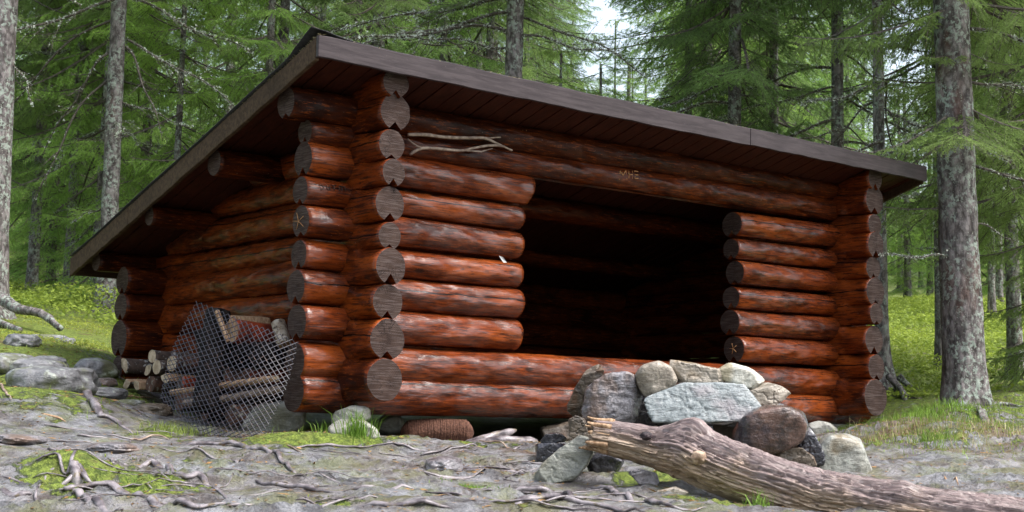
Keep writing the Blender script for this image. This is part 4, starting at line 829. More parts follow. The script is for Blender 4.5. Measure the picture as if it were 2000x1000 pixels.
# minor roots: a few of each stretch are told apart by nothing, they share a label
for k in range(52):
    px = gr.uniform(-40, 1150); py = gr.uniform(868, 1000) if px > 300 else gr.uniform(800, 1000)
    if px > 1030 and py < 955: continue
    p = gxy(px, py); L = gr.uniform(.25, 1.1); n_ = 6; ang = math.radians(-38+gr.uniform(-18, 22)) if gr.random() < .85 else math.radians(gr.uniform(20, 90)); xy = [p]
    for t in range(n_): ang += gr.uniform(-.28, .28); xy.append(xy[-1]+np.array([math.cos(ang), math.sin(ang)])*L/n_)
    r0 = gr.choice([.004, .005, .006, .008, .011]); A = Acc(); ground_tube(A, xy, r0, r0*.6, gr.uniform(.3, .6), seed=k+40, ns=8, rough=.6, flat=.6)
    if gr.random() < .4:
        b = xy[3]; a2 = ang+gr.choice([-.7, .7]); ground_tube(A, [b, b+np.array([math.cos(a2), math.sin(a2)])*.12, b+np.array([math.cos(a2+.3), math.sin(a2+.3)])*.26], r0*.6, r0*.3, .2, seed=k, ns=6)
    o = A.build('tree_root', [M['root']]); tag(o, 'thin wet grey root sunk in mud '+('in the left foreground' if px < 250 else 'below the steel mesh' if px < 520 else 'before the footing stones' if px < 760 else 'in front of the sill' if px < 960 else 'beside the leaning slab')+(' near the bottom edge' if py > 950 else ''), 'root', 'thin roots in the trampled mud')
# the raised mossy root knot
kp = gxy(138, 968); rk = empty('root_knot', (kp[0], kp[1], Hs(*kp))); tag(rk, 'raised knot of twisted dark roots on moss in the left foreground', 'roots')
def K3(px, py, d): return at(px, py, d)
for k, (pp, r0) in enumerate([([(148, 958, 5.72), (150, 930, 5.74), (143, 910, 5.78), (150, 906, 5.8)], .026), ([(146, 925, 5.74), (128, 942, 5.70), (108, 960, 5.66), (96, 985, 5.6)], .011), ([(92, 925, 5.8), (80, 945, 5.72), (86, 970, 5.66), (96, 985, 5.6), (118, 1003, 5.5)], .010),
        ([(106, 915, 5.8), (92, 925, 5.78), (82, 935, 5.76)], .009), ([(70, 938, 5.75), (60, 960, 5.68), (50, 985, 5.6), (42, 1000, 5.55)], .004), ([(76, 940, 5.75), (66, 965, 5.68), (58, 990, 5.6)], .003), ([(82, 935, 5.75), (72, 970, 5.65), (66, 1000, 5.55)], .0035), ([(160, 925, 5.74), (172, 938, 5.7), (182, 950, 5.7)], .010), ([(150, 908, 5.8), (160, 920, 5.78), (170, 932, 5.74)], .015)]):
    A = Acc(); P = smoothpath([K3(*c) for c in pp], 30); A.tube(P, np.interp(np.linspace(0, 1, 30), [0, .1, 1], [r0*.7, r0, r0*.55]), 10, seed=k, rough=.45, freq=14); o = A.build('root', [M['root']]); reparent(o, rk)
# sticks, wood chips lying about
for k, (pp, r, mt, lb) in enumerate([([(78, 812), (100, 818), (128, 826)], .008, 'splitwood', 'pale yellow split chip on the moss left of the mesh'), ([(225, 779), (300, 781)], .006, 'splitwood', 'thin pale stick on the ground before the firewood stack'),
        ([(0, 755), (10, 768), (22, 785)], .008, 'twig', 'grey stick slanting at the left picture edge'), ([(935, 868), (980, 873), (1022, 880)], .005, 'twig', 'thin stick in the mud below the sill'),
        ([(1845, 938), (1872, 952)], .006, 'splitwood', 'pale straw-coloured stick behind the driftwood on the right'), ([(560, 872), (590, 886)], .005, 'twig', 'short brown twig on the mossy bank below the corner'), ([(255, 862), (300, 858), (330, 862)], .006, 'twig', 'dark twig lying in grass left of the mesh')]):
    A = Acc(); ground_tube(A, [gxy(x, y) for x, y in pp], r, r, -.3, seed=k, rough=.2, n=14); o = A.build('fallen_stick', [M[mt]]); tag(o, lb, 'stick', 'sticks lying on the ground')

# ------------------------------------------------------------------ grass, moss plants, litter
def blades(name, pts, hmin, hmax, w, mat, label, seed=0, kind=None, cat=None, lean=.5, group=None, origin=None):
    g = np.random.default_rng(seed); n = len(pts); a = g.random(n)*2*np.pi; h = g.uniform(hmin, hmax, n); l = g.uniform(.1, lean, n)*h
    z0 = H(pts[:, 0], pts[:, 1], True)-.01; B = np.c_[pts, z0]; d = np.c_[np.cos(a), np.sin(a), 0*a]; s_ = np.c_[-np.sin(a), np.cos(a), 0*a]*w
    b2 = g.random(n)*2*np.pi; s_ = np.c_[np.cos(b2), np.sin(b2), 0*b2]*w*g.uniform(.6, 1.3, n)[:, None]
    up = np.array([0, 0, 1.])[None]; M1 = B+d*(l*.35)[:, None]+up*(h*.6)[:, None]; M2 = B+d*l[:, None]+up*(h*(1-.25*l/h))[:, None]
    V = np.stack([B-s_, B+s_, M1-s_*.7, M1+s_*.7, M2], 1).reshape(-1, 3); i = np.arange(n)[:, None]*5
    F = np.concatenate([i+[0, 1, 3], i+[0, 3, 2], i+[2, 3, 4]], 0).reshape(-1, 3); tn = np.tile(g.random(n), 3)
    if origin is not None: V = V-origin
    o = mesh_np(name, V, F, [mat], True, tint=tn)
    if origin is not None: o.location = origin
    tag(o, label, cat, group, kind); return o
g = np.random.default_rng(9)
def cloud(spots, dens):
    out = []
    for px, py, d, r, k in spots:
        c = at(px, py, d)[:2]; m_ = int(dens*k*r*r); q = g.normal(size=(m_, 2))*r*.5; out.append(c+q)
    return np.vstack(out)
blades('grass_tuft', at(700, 875, 7.32)[:2]+g.normal(size=(150, 2))*[.045, .045], .06, .20, .0024, M['grass'], 'tall tuft of grass growing before the pale footing stone', 3, cat='grass tuft', lean=.8, origin=at(700, 880, 7.3))
blades('grass_tuft', at(338, 852, 7.55)[:2]+g.normal(size=(420, 2))*[.10, .07], .02, .07, .0022, M['grass'], 'low bright grass patch beside the lower left of the mesh', 4, cat='grass tuft', lean=.9, origin=at(338, 856, 7.5))
blades('grass_tuft', at(930, 953, 5.95)[:2]+g.normal(size=(420, 2))*[.075, .05], .012, .038, .002, M['grass'], 'flat yellow-green grass patch in the centre foreground', 5, cat='grass tuft', lean=.9, origin=at(930, 955, 5.9))
blades('grass_tuft', at(1478, 985, 5.62)[:2]+g.normal(size=(40, 2))*[.03, .03], .03, .10, .0025, M['grass'], 'small dark grass sprig under the driftwood log', 6, cat='grass tuft', lean=1.0, origin=at(1478, 990, 5.6))
blades('grass_tuft', at(1822, 868, 8.5)[:2]+g.normal(size=(150, 2))*[.08, .08], .04, .13, .0022, M['grass'], 'pale straw-tipped grass clump right of the far corner', 7, cat='grass tuft', lean=.9, origin=at(1822, 870, 8.5))
blades('grass_tuft', at(628, 838, 7.6)[:2]+g.normal(size=(24, 2))*[.02, .02], .04, .12, .002, M['grass'], 'few thin grass blades in the dark gap by the corner', 8, cat='grass tuft', lean=.9, origin=at(628, 840, 7.6))
blades('grass_tuft', at(260, 962, 5.75)[:2]+g.normal(size=(70, 2))*[.05, .03], .02, .06, .0018, M['grass'], 'sparse grass sprig behind the dark foreground root', 12, cat='grass tuft', lean=1.1, origin=at(260, 965, 5.7))
gs = cloud([(1780, 840, 9.3, .7, 1), (1900, 830, 9.6, .8, 1), (1980, 850, 9.2, .7, .8), (1700, 870, 8.6, .4, 1), (1760, 810, 10.2, .6, 1), (1860, 800, 10.4, .7, 1.3), (1950, 790, 10.8, .7, 1), (1850, 880, 8.3, .6, .5), (300, 790, 8.6, .35, .3), (200, 700, 9.6, .6, .35), (60, 660, 10.4, .9, .4), (120, 800, 7.7, .6, .12), (600, 850, 7.5, .3, .25), (640, 862, 7.4, .25, .3)], 1500)
blades('grass', gs, .01, .075, .0022, M['grass'], 'loose short grass over the mossy ground around the shelter', 21, 'stuff', lean=.9)
gs2 = cloud([(1780, 835, 9.4, .6, 1), (1900, 845, 9.2, .6, 1), (1720, 862, 8.8, .3, 1), (1840, 870, 8.5, .35, 1.2), (1960, 860, 9, .5, .8)], 900)
blades('dry_grass', gs2, .02, .11, .0022, M['straw'], 'straw-coloured dead grass on the trodden ground right of the shelter', 27, 'stuff', lean=1.1)
blades('grass_mound', cloud([(1800, 800, 10.3, .45, 1), (1870, 812, 10.3, .4, 1)], 2600), .03, .12, .003, M['grass'], 'fresh grass on the mossy mound at the foot of the thick spruce', 28, 'stuff', lean=.9)
# moss cushions as dense short tufts
mp = cloud([(a, b, c, r, am) for a, b, c, r, am in _moss if c < 10], 9000)
blades('moss_tufts', mp, .004, .014, .004, M['leaf'], 'bright moss cushions between the roots', 22, 'stuff', lean=1.2)
# bilberry and fern cover on the hill
def leaves(name, P, size, mat, label, seed, hmax):
    g = np.random.default_rng(seed); n = len(P); z = H(P[:, 0], P[:, 1]); hmax = hmax*np.clip(.75+1.3*fbm(np.c_[P*1.1, P[:, :1]*0], 3, 66), .15, 1.7); c = np.c_[P, z+g.random(n)**.7*hmax]
    d = g.normal(size=(n, 3)); d[:, 2] = np.abs(d[:, 2])*.4; d /= np.linalg.norm(d, axis=1)[:, None]; e = np.cross(d, g.normal(size=(n, 3))*[.4, .4, 1]+[0, 0, .6]); e /= np.linalg.norm(e, axis=1)[:, None]
    s_ = (size*g.uniform(.6, 1.3, n))[:, None]; V = np.stack([c-d*s_, c+e*s_*.45, c+d*s_, c-e*s_*.45], 1).reshape(-1, 3); F = np.arange(n*4).reshape(-1, 4)
    o = mesh_np(name, V, F, [mat], False, tint=np.clip(g.random(n)*.7+.5*((c[:, 2]-z)/hmax-.3), 0, 1)); tag(o, label, kind='stuff')
def wedge(n, pxa, pxb, da, db, seed):
    g = np.random.default_rng(seed); px = g.uniform(pxa, pxb, n); d = np.sqrt(g.uniform(da*da, db*db, n)); o = CAM[None]+(dv[None]+R2[None]*((px-1000)/FPX)[:, None]-U2[None]*0)*d[:, None]; return o[:, :2]
P = np.vstack([wedge(100000, 1660, 2300, 12.0, 30, 1), wedge(34000, -250, 300, 12.6, 27, 2)]); nz = fbm(np.c_[P*.7, P[:, :1]*0], 3, 6); P = P[nz > -.25]
leaves('bilberry_cover', P, .026, M['leaf'], 'knee-high green bilberry and moss cover on the forest slope', 31, .24)
g = np.random.default_rng(40)
P = np.vstack([wedge(9000, -80, 2080, 5.0, 9.5, 5), at(940, 925, 6.6)[:2]+g.normal(size=(500, 2))*.14, at(520, 860, 7.5)[:2]+g.normal(size=(300, 2))*.15, at(1760, 850, 9.3)[:2]+g.normal(size=(2600, 2))*.6, at(1900, 820, 10)[:2]+g.normal(size=(1500, 2))*.6, wedge(2500, -80, 300, 8, 12, 55)]); P = P[~((P[:, 1] > -.05) & (P[:, 0] > -.2) & (P[:, 0] < WID))]
n = len(P); z = H(P[:, 0], P[:, 1])+.003; c = np.c_[P, z]; a = g.random(n)*6.28; d = np.c_[np.cos(a), np.sin(a), g.normal(size=n)*.12]; e = np.c_[-np.sin(a), np.cos(a), g.normal(size=n)*.3]; ln = g.choice([.006, .012, .02, .03], n, p=[.4, .3, .2, .1])[:, None]; wd_ = np.where(g.random(n) < .3, .005, .0018)[:, None]
V = np.stack([c-d*ln, c+e*wd_, c+d*ln, c-e*wd_], 1).reshape(-1, 3); o = mesh_np('forest_litter', V, np.arange(n*4).reshape(-1, 4), [M['litter']], False, tint=g.random(n)); tag(o, 'needles, bark bits and yellow leaves scattered on the mud', kind='stuff')

P = wedge(16000, -120, 330, 8.6, 13.5, 14); P = P[fbm(np.c_[P*1.6, P[:, :1]*0], 3, 61) > .08]; leaves('moss_and_seedlings', P, .010, M['leaf'], 'low green seedlings and moss tips on the stony bank', 33, .035)
g = np.random.default_rng(61); n = 900; t = g.random(n); yy = YF+(YB-YF)*t**1.3; xx = XL+.004+np.abs(g.normal(size=n))*.012; c = np.c_[xx, yy, zroof(yy)+.005+g.random(n)*.010]
n2 = 500; x2 = XL+(XR-XL)*g.random(n2); c2 = np.c_[x2, np.full(n2, YF+.006)+g.random(n2)*.02, np.full(n2, ROOF_Z0+.001)+g.random(n2)*.004]; c = np.vstack([c, c2]); n += n2
d = g.normal(size=(n, 3))*[1, 1, .4]; d /= np.linalg.norm(d, axis=1)[:, None]; e = np.cross(d, g.normal(size=(n, 3))); e /= np.linalg.norm(e, axis=1)[:, None]; ln = g.choice([.004, .008, .014], n)[:, None]
V = np.stack([c-d*ln, c+e*.0025, c+d*ln, c-e*.0025], 1).reshape(-1, 3); o = mesh_np('roof_needles', V, np.arange(n*4).reshape(-1, 4), [M['dirt']], False, tint=g.random(n)); tag(o, 'fallen needles and crumbs of moss along the roof edges', kind='stuff')

# ------------------------------------------------------------------ spruces
def trunk_mesh(seed, r, hgt, flare=1.7, lean=(0, 0), ns=28, top=.35, rough=.07, buttress=.25, curve=0.0):
    g = np.random.default_rng(seed); zs = np.r_[-.5, np.linspace(0, 1.2, 34)[1:]-.1, np.linspace(1.25, min(6, hgt*.5), 50), np.linspace(min(6, hgt*.5)+.2, hgt, 26)]
    n = len(zs); th = np.linspace(0, 2*np.pi, ns, endpoint=False)
    rr = r*(1-(1-top)*np.clip(zs/hgt, 0, 1)); rr = rr*(1+(flare-1)*np.exp(-np.clip(zs+.05, 0, 9)/.22)); rr = rr[:, None]*np.ones(ns)
    ph = g.random()*6.28; but = buttress*np.exp(-np.clip(zs, 0, 9)/.3)[:, None]*(np.cos(th*3+ph)+.6*np.cos(th*5+ph*2))[None]; rr = rr*(1+but*.6)
    q = np.stack([np.cos(th)[None]*2.2*np.ones((n, 1)), np.sin(th)[None]*2.2*np.ones((n, 1)), zs[:, None]*4*np.ones(ns)], -1)+seed
    rr = rr*(1+rough*fbm(q, 4, seed)+rough*.6*vnoise(q*[3, 3, 1.5], seed))
    cx = lean[0]*zs+curve*np.sin(zs*.6); cy = lean[1]*zs
    V = np.stack([cx[:, None]+rr*np.cos(th), cy[:, None]+rr*np.sin(th), zs[:, None]*np.ones(ns)], -1).reshape(-1, 3)
    i = np.arange(n-1)[:, None]*ns; j = np.arange(ns)[None]; j2 = (j+1) % ns; F = np.stack([i+j, i+j2, i+ns+j2, i+ns+j], -1).reshape(-1, 4)
    return V, F
def twigs_for_branch(g, L, dens=1.0, hang=.35):
    """stick figure of a spruce branch along +x: list of needled twigs (p, d, len, tint) and wooden pieces"""
    tw = []; wood = []
    def ax(t): return np.array([L*t, .05*L*math.sin(t*3+g_ph), -.22*L*t+.20*L*t*t*t])
    g_ph = g.random()*6; n = 10; pts = np.array([ax(t) for t in np.linspace(0, 1, n)]); wood.append((pts, .012*L, .003))
    t = .16
    while t < 1:
        for s in (-1, 1):
            if g.random() < .12: continue
            p = ax(t); ln = (L*.42*(1-t)**.75+.07)*g.uniform(.65, 1.1); a = math.radians(g.uniform(42, 66)); h = -hang*g.uniform(.3, 1.4)
            d = np.array([math.cos(a), s*math.sin(a), h]); d /= np.linalg.norm(d); q = np.array([p, p+d*ln*.55+[0, 0, -.01], p+d*ln+[0, 0, -.07*ln/.4]]); wood.append((q, .004, .0015))
            tin = g.uniform(0, .6); bare = .25 if t < .4 else .08; u = bare*ln
            if ln > .02: tw.append((p+d*u, d, ln-u, tin+.2))
            while u < ln-.03:
                for s2 in (-1, 1):
                    if g.random() < .18: continue
                    l2 = min(.16, .10*(1-.5*u/ln)+.03)*g.uniform(.6, 1.2); a2 = math.radians(g.uniform(35, 60))*s2; c, s_ = math.cos(a2), math.sin(a2)
                    e = np.array([d[0]*c-d[1]*s_, d[0]*s_+d[1]*c, d[2]-g.uniform(.0, .5)]); e /= np.linalg.norm(e); tw.append((p+d*u, e, l2, tin+g.uniform(0, .35)))
                u += .048/dens
        t += .062/dens*(1.4/L)
    tw.append((ax(.8), np.array([.97, 0, .1]), .2*L+.05, .8)); return tw, wood
def needle_tris(tw, g, step=.0085, nl=.019, nw=.0042, rows=3):
    P = np.array([t[0] for t in tw]); D = np.array([t[1] for t in tw]); L = np.array([t[2] for t in tw]); T = np.array([t[3] for t in tw])
    k = np.maximum(2, (L/step).astype(int)); idx = np.repeat(np.arange(len(tw)), k*rows); n = len(idx)
    u = g.random(n)*L[idx]; d = D[idx]; b = P[idx]+d*u[:, None]; r = g.normal(size=(n, 3)); r -= (r*d).sum(1)[:, None]*d; r /= np.linalg.norm(r, axis=1)[:, None]+1e-6
    r[:, 2] = r[:, 2]*.6; e = d*.62+r*.75; e /= np.linalg.norm(e, axis=1)[:, None]; w = np.cross(e, g.normal(size=(n, 3))); w /= np.linalg.norm(w, axis=1)[:, None]+1e-6
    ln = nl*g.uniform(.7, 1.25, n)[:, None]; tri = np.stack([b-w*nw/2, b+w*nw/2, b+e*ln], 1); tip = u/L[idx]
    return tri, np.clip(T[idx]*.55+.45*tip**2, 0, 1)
def wood_tris(wood):
    A = []
    for pts, r0, r1 in wood:
        n = len(pts); r = np.linspace(r0, r1, n); V, F, E = tube_np(pts, r, 3); A.append(V[F[:, [0, 1, 2]]]); A.append(V[F[:, [0, 2, 3]]])
    return np.vstack(A)
_tpl = {}
def templates(lod):
    if lod in _tpl: return _tpl[lod]
    out = []
    for k, L in enumerate([.9, 1.3, 1.7, 1.5]):
        g = np.random.default_rng(100+k); tw, wood = twigs_for_branch(g, L, [1.0, .62][lod], .35+.1*k)
        a, t = needle_tris(tw, g, *[(.0095, .021, .0046, 3), (.021, .034, .0085, 3)][lod]); out.append((L, a, t, wood_tris(wood) if lod == 0 else wood_tris(wood[:1]+wood[1::2])))
    _tpl[lod] = out; return out
def crown_mesh(name, seed, H_, h0, Rmax, lod, mats, per=.55, gap=None, slim=.24, dens=1.0, steep=-.2):
    g = np.random.default_rng(seed); T = templates(lod); NT = []; TT = []; WT = []; z = h0
    while z < H_-.15:
        k = g.integers(3, 6) if dens >= 1 else g.integers(2, 5); a0 = g.random()*6.28
        for b in range(k):
            az_ = a0+b*6.28/k+g.normal()*.25; R = min(Rmax, (H_-z)*slim+.25)*g.uniform(.6, 1.12)
            if z < h0+1.0: R *= g.uniform(.35, .95)
            L, a, t, w = T[min(range(len(T)), key=lambda q: abs(T[q][0]-R)+.25*g.random())]; s = R/L
            pit_ = steep-.15*(1-z/H_)+.45*max(0, z/H_-.6)+g.normal()*.10; c, s_ = math.cos(az_), math.sin(az_); cp, sp2 = math.cos(pit_), math.sin(pit_); ro_ = g.normal()*.25
            Rx = np.array([[1, 0, 0], [0, math.cos(ro_), -math.sin(ro_)], [0, math.sin(ro_), math.cos(ro_)]]); Ry = np.array([[cp, 0, -sp2], [0, 1, 0], [sp2, 0, cp]]); Rz = np.array([[c, -s_, 0], [s_, c, 0], [0, 0, 1]])
            m_ = (Rz@Ry@Rx)*s; off = np.array([0, 0, z+g.normal()*.05]); aa = a
            if s > 1.25 or g.random() < .5: aa = a[:, ::-1]
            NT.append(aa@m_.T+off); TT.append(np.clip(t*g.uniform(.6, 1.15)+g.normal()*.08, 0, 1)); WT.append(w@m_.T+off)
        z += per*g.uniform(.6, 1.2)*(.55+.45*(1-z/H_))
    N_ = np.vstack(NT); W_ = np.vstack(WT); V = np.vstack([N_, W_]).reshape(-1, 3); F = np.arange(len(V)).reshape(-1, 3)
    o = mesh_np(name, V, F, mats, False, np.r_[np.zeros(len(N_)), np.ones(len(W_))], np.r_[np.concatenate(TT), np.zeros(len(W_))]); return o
def dead_branch(seed, L, droop, twig=1.0, lich=.5):
    g = np.random.default_rng(seed); A = Acc(); n = 16; t = np.linspace(0, 1, n); P = np.c_[L*t, .05*L*np.sin(t*5+seed), droop*L*(t**1.4)+.03*np.sin(t*9+seed)]; A.tube(P, np.linspace(.013, .004, n)*(.6+.4*L), 6, rough=.4, freq=20)
    def lump(p, r): 
        q = g.normal(size=(3, 3)); q = q/np.linalg.norm(q, axis=1)[:, None]*r*g.uniform(.6, 1.6); A.add(p+q, [[0, 1, 2]], 1)
    k = int(L*11*twig)
    for b in range(k):
        u = g.uniform(.12, .98); p = np.array([np.interp(u, t, P[:, c]) for c in range(3)]); s = g.choice([-1, 1]); a = math.radians(g.uniform(35, 75)); l = L*.30*(1.1-u)*g.uniform(.4, 1.3)+.06
        d = np.array([math.cos(a), s*math.sin(a), g.normal()*.3-.1]); Q = np.array([p+d*l*v+np.array([0, 0, -.15*l*v*v])+g.normal(size=3)*.012*v for v in np.linspace(0, 1, 6)]); A.tube(Q, np.linspace(.0045, .0018, 6), 4)
        for c in range(int(l*14)):
            v = g.uniform(.2, 1); q0 = p+d*l*v; d2 = g.normal(size=3)*.5+d*.6; l2 = g.uniform(.03, .11); A.tube(np.array([q0, q0+d2*l2]), [.0018, .001], 3)
        for c in range(int(l*60*lich)): lump(p+d*l*g.random()+g.normal(size=3)*.006, .011)
    for c in range(int(L*330*lich)): u = g.random(); p = np.array([np.interp(u, t, P[:, c_]) for c_ in range(3)]); lump(p+g.normal(size=3)*.010, .016)
    V = np.vstack(A.V); F = np.vstack(A.F); return V, F, np.concatenate(A.m)
DB = []
for k in range(7):
    V, F, mi = dead_branch(200+k, [.8, 1.3, 1.0, 1.7, .6, 1.2, 1.5][k], [-.35, -.15, -.5, -.3, -.1, .05, -.45][k], 1.0, [.3, .8, .2, .9, .5, .7, .15][k]); me = mesh_np('dead_branch', V, F, [M['branch'], M['lichen']], True, mi); DB.append(me.data); bpy.data.objects.remove(me)
NM = [M['needles'], M['branch']]; NB = [M['needles_bright'], M['branch']]
_cr = {}
def crown_data(key):
    if key in _cr: return _cr[key]
    spec = {'tallA': (1, 13, 3.2, 1.9, 0, NM), 'tallB': (2, 12, 2.4, 1.7, 0, NM), 'highA': (3, 14, 4.2, 1.8, 0, NM), 'low': (4, 9.5, .5, 1.7, 0, NM), 'brightlow': (5, 8.0, .35, 1.6, 0, NB), 'young': (6, 3.6, .25, 1.05, 0, NB),
            'farA': (7, 14, 1.2, 2.1, 1, NM), 'farB': (8, 12, .6, 1.9, 1, NB), 'farC': (9, 15, 1.9, 1.9, 1, NM), 'farD': (10, 9, .3, 1.8, 1, NB)}[key]
    sd_, h, h0, R, lod, mt = spec; o = crown_mesh('crown', sd_, h, h0, R, lod, mt, per=.46 if lod == 0 else .52); d = o.data; bpy.data.objects.remove(o); _cr[key] = d; return d
def child(name, data, par, loc=(0, 0, 0), rot=(0, 0, 0), sc=1.0):
    o = bpy.data.objects.new(name, data); o.parent = par; o.location = loc; o.rotation_euler = rot; o.scale = (sc,)*3 if np.isscalar(sc) else sc; return link(o)
tg = random.Random(12)
def spruce(label, px, py_base, dep, rad, hgt, crown, group, seed, lean_px=0, cs=1.0, dead=(), ndead=0, dz=(1.0, 4.0), flare=1.7, trunk=True, butt=.25, curve=0, crot=None, name='spruce_tree'):
    """lean_px: how far the trunk top drifts sideways per metre in metres"""
    c = CAM+(dv+R2*((px-1000)/FPX)-U2*((py_base-500)/FPX))*dep; gz = Hs(c[0], c[1]); root = empty(name, (c[0], c[1], gz)); tag(root, label, 'tree', group)
    lx, ly = rv[0]*lean_px, rv[1]*lean_px
    if trunk:
        hgt = hgt*min(1, cs) if name == 'spruce_tree' and cs < .8 else hgt
        V, F = trunk_mesh(seed, rad, hgt, flare, (lx, ly), buttress=butt, curve=curve); t = mesh_np('trunk', V, F, [M['bark']], True); t.parent = root
    if crown: child('crown', crown_data(crown), root, (0, 0, 0), (-ly*1.0, lx*1.0, crot if crot is not None else tg.uniform(0, 6.28)), cs)
    g = random.Random(seed*7+1)
    for k in range(ndead):
        z = g.uniform(*dz); a = g.uniform(0, 6.28); rr = rad*(1-.6*z/hgt)*.8; child('dead_branch', DB[g.randrange(7)], root, (lx*z+rr*math.cos(a), ly*z+rr*math.sin(a), z), (g.gauss(0, .3), g.uniform(-.1, .35), a), g.uniform(.55, 1.1))
    for z, side, tilt, idx, sc_ in dead:     # side: direction seen from the camera, 0 = right, pi = left, -pi/2 towards it
        a = math.atan2(rv[1], rv[0])+side; rr = rad*(1-.6*z/hgt)*.8; child('dead_branch', DB[idx], root, (lx*z+rr*math.cos(a), ly*z+rr*math.sin(a), z), (0, tilt, a), sc_)
    return root
def roots_of(root, lst, mat='bark'):
    for k, (pp, r0) in enumerate(lst):
        A = Acc(); P = smoothpath([at(*c) for c in pp], 34); A.tube(P, np.interp(np.linspace(0, 1, 34), [0, 1], [r0, r0*.5]), 10, seed=k, rough=.35, freq=8); o = A.build('root', [M[mat]]); o.location = -np.array(root.location); o.parent = root
G1 = 'spruces standing around the shelter'
t8 = spruce('thick lichen-spotted spruce trunk standing alone right of the shelter', 1884, 800, 10.85, .158, 15, 'tallB', G1, 1, -.022, dead=[(2.2, 2.9, .2, 3, .7), (1.15, -2.6, -.1, 1, .55), (2.6, .3, .1, 5, .9), (3.0, -.4, .2, 1, 1.0), (1.9, .1, .0, 3, .8), (1.45, 0, .1, 0, .5)], flare=1.35, butt=.18)
for _pp, _r in [([(1905, 800, 10.7), (1925, 812, 10.2), (1950, 840, 9.8), (1975, 858, 9.5)], .035), ([(1900, 795, 10.8), (1950, 795, 10.8), (2000, 805, 10.7)], .04)]:
    A = Acc(); ground_tube(A, [at(*c)[:2] for c in _pp], _r, _r*.5, .3, seed=5, ns=10); o = A.build('root', [M['bark']]); o.location = -np.array(t8.location); o.parent = t8
t10 = spruce('spruce with spreading bare roots behind the right end of the shelter', 1724, 762, 12.6, .058, 14, 'highA', G1, 2, -.008, ndead=14, dz=(1.6, 4.5), flare=2.9, butt=.35)
roots_of(t10, [([(1735, 735, 12.3), (1760, 762, 12.1), (1768, 788, 11.9), (1760, 806, 11.8)], .03), ([(1750, 760, 12.2), (1775, 780, 12.0), (1800, 783, 11.9), (1818, 803, 11.8)], .033), ([(1755, 735, 12.6), (1790, 765, 12.6), (1830, 775, 12.6)], .03)])
spruce('dark slim spruce trunk just left of the thick lichen-spotted one', 1838, 765, 14.5, .052, 12, 'farC', G1, 3, -.006, ndead=12, dz=(1.5, 4.5), flare=1.5)
spruce('straight slim spruce trunk near the right picture edge', 1985, 748, 14.2, .075, 12, 'tallB', G1, 4, -.02, dead=[(1.9, 3.0, .1, 1, .9), (2.5, -.2, .2, 3, .8), (1.4, 2.8, .1, 5, .7)], ndead=6, dz=(1, 3.5))
t1 = spruce('big pale spruce trunk with flared foot cut by the left frame edge', -24, 612, 12.0, .150, 15, 'highA', G1, 5, -.018, flare=1.8, butt=.3, dead=[(3.1, .1, .2, 0, .8), (2.3, 0, 1.0, 4, .8)])
roots_of(t1, [([(0, 580, 11.8), (35, 603, 11.5), (80, 612, 11.3), (118, 642, 11.0)], .05), ([(-40, 600, 11.8), (0, 630, 11.3), (40, 645, 10.9)], .04)])
t2 = spruce('lichened spruce trunk with long drooping dead branches left of the roof', 206, 608, 15.4, .100, 14, 'highA', G1, 6, -.010, dead=[(3.6, .15, .25, 1, 1.2), (3.1, 0, .25, 3, 1.0), (2.9, 3.0, .5, 2, 1.2), (2.7, 3.3, .7, 6, 1.0), (3.4, 2.9, .3, 6, 1.1), (3.0, -.3, .6, 2, 1.1), (2.4, 0.4, .3, 5, .7), (3.5, -2.6, .2, 3, 1.1), (1.2, 2.9, .3, 4, .7)], ndead=4, dz=(2, 5), flare=1.5)
spruce('thinner grey spruce trunk further left with a green twig at head height', 130, 600, 20, .075, 11, 'tallA', G1, 7, 0, ndead=7, dz=(1, 4))
spruce('dark spruce trunk half hidden behind the lichened one', 186, 603, 19, .06, 11, 'highA', G1, 8, .03, ndead=5, dz=(1, 4))
spruce('pale lichen-covered trunk rising behind the middle of the roof', 991, 690, 13.8, .105, 14, 'highA', G1, 9, .0, dead=[(3.6, 3.0, -.1, 3, 1.1), (3.45, 3.2, -.05, 1, 1.3), (3.75, 2.7, -.25, 3, 1.2), (3.3, 3.4, .05, 5, .9), (3.9, -2.4, -.1, 1, 1.2), (3.6, .1, .1, 3, .8), (3.4, -.5, .15, 1, .9)], ndead=4, dz=(3, 5))
spruce('grey spruce trunk with sagging lichened twigs above the right half of the roof', 1432, 690, 14.2, .078, 13, 'tallA', G1, 10, .0, dead=[(3.0, 3.1, .1, 3, .8), (2.8, 3.3, .1, 1, 1.0), (2.6, 2.9, .2, 3, .8), (2.9, -.1, .1, 5, .7)], ndead=4, dz=(2, 4), cs=1.0)
spruce('greenish lichened trunk above the right end of the roof', 1637, 700, 14.5, .075, 13, 'highA', G1, 11, .0, dead=[(3.2, 3.0, .1, 1, 1.1), (2.6, 3.2, .1, 3, 1.0), (3.4, 0, .0, 5, 1.0), (2.4, .2, .0, 1, 1.0), (2.2, 2.9, .2, 5, .8), (2.9, .3, .2, 3, .9)], ndead=16, dz=(1.6, 4.5))
spruce('thin pale trunk on the green slope right of the thick spruce', 1938, 655, 23, .06, 12, 'farC', G1, 13, 0, ndead=4)
spruce('short dark trunk high on the green slope near the right edge', 1952, 612, 26, .075, 12, 'farC', G1, 14, 0, ndead=4)
spruce('young bright green spruce peeking over the roof beside the pale trunk', 1085, 700, 14.4, .035, 3.3, 'young', G1, 20, 0, cs=.98, flare=1.2, crot=.6)
spruce('second young bright spruce just right of the first one over the roof', 1165, 700, 15.0, .035, 3.2, 'young', G1, 30, 0, cs=.97, flare=1.2)
spruce('young bright green spruce between the drooping dead branches and the roof', 330, 640, 17.5, .05, 8, 'brightlow', G1, 21, 0)
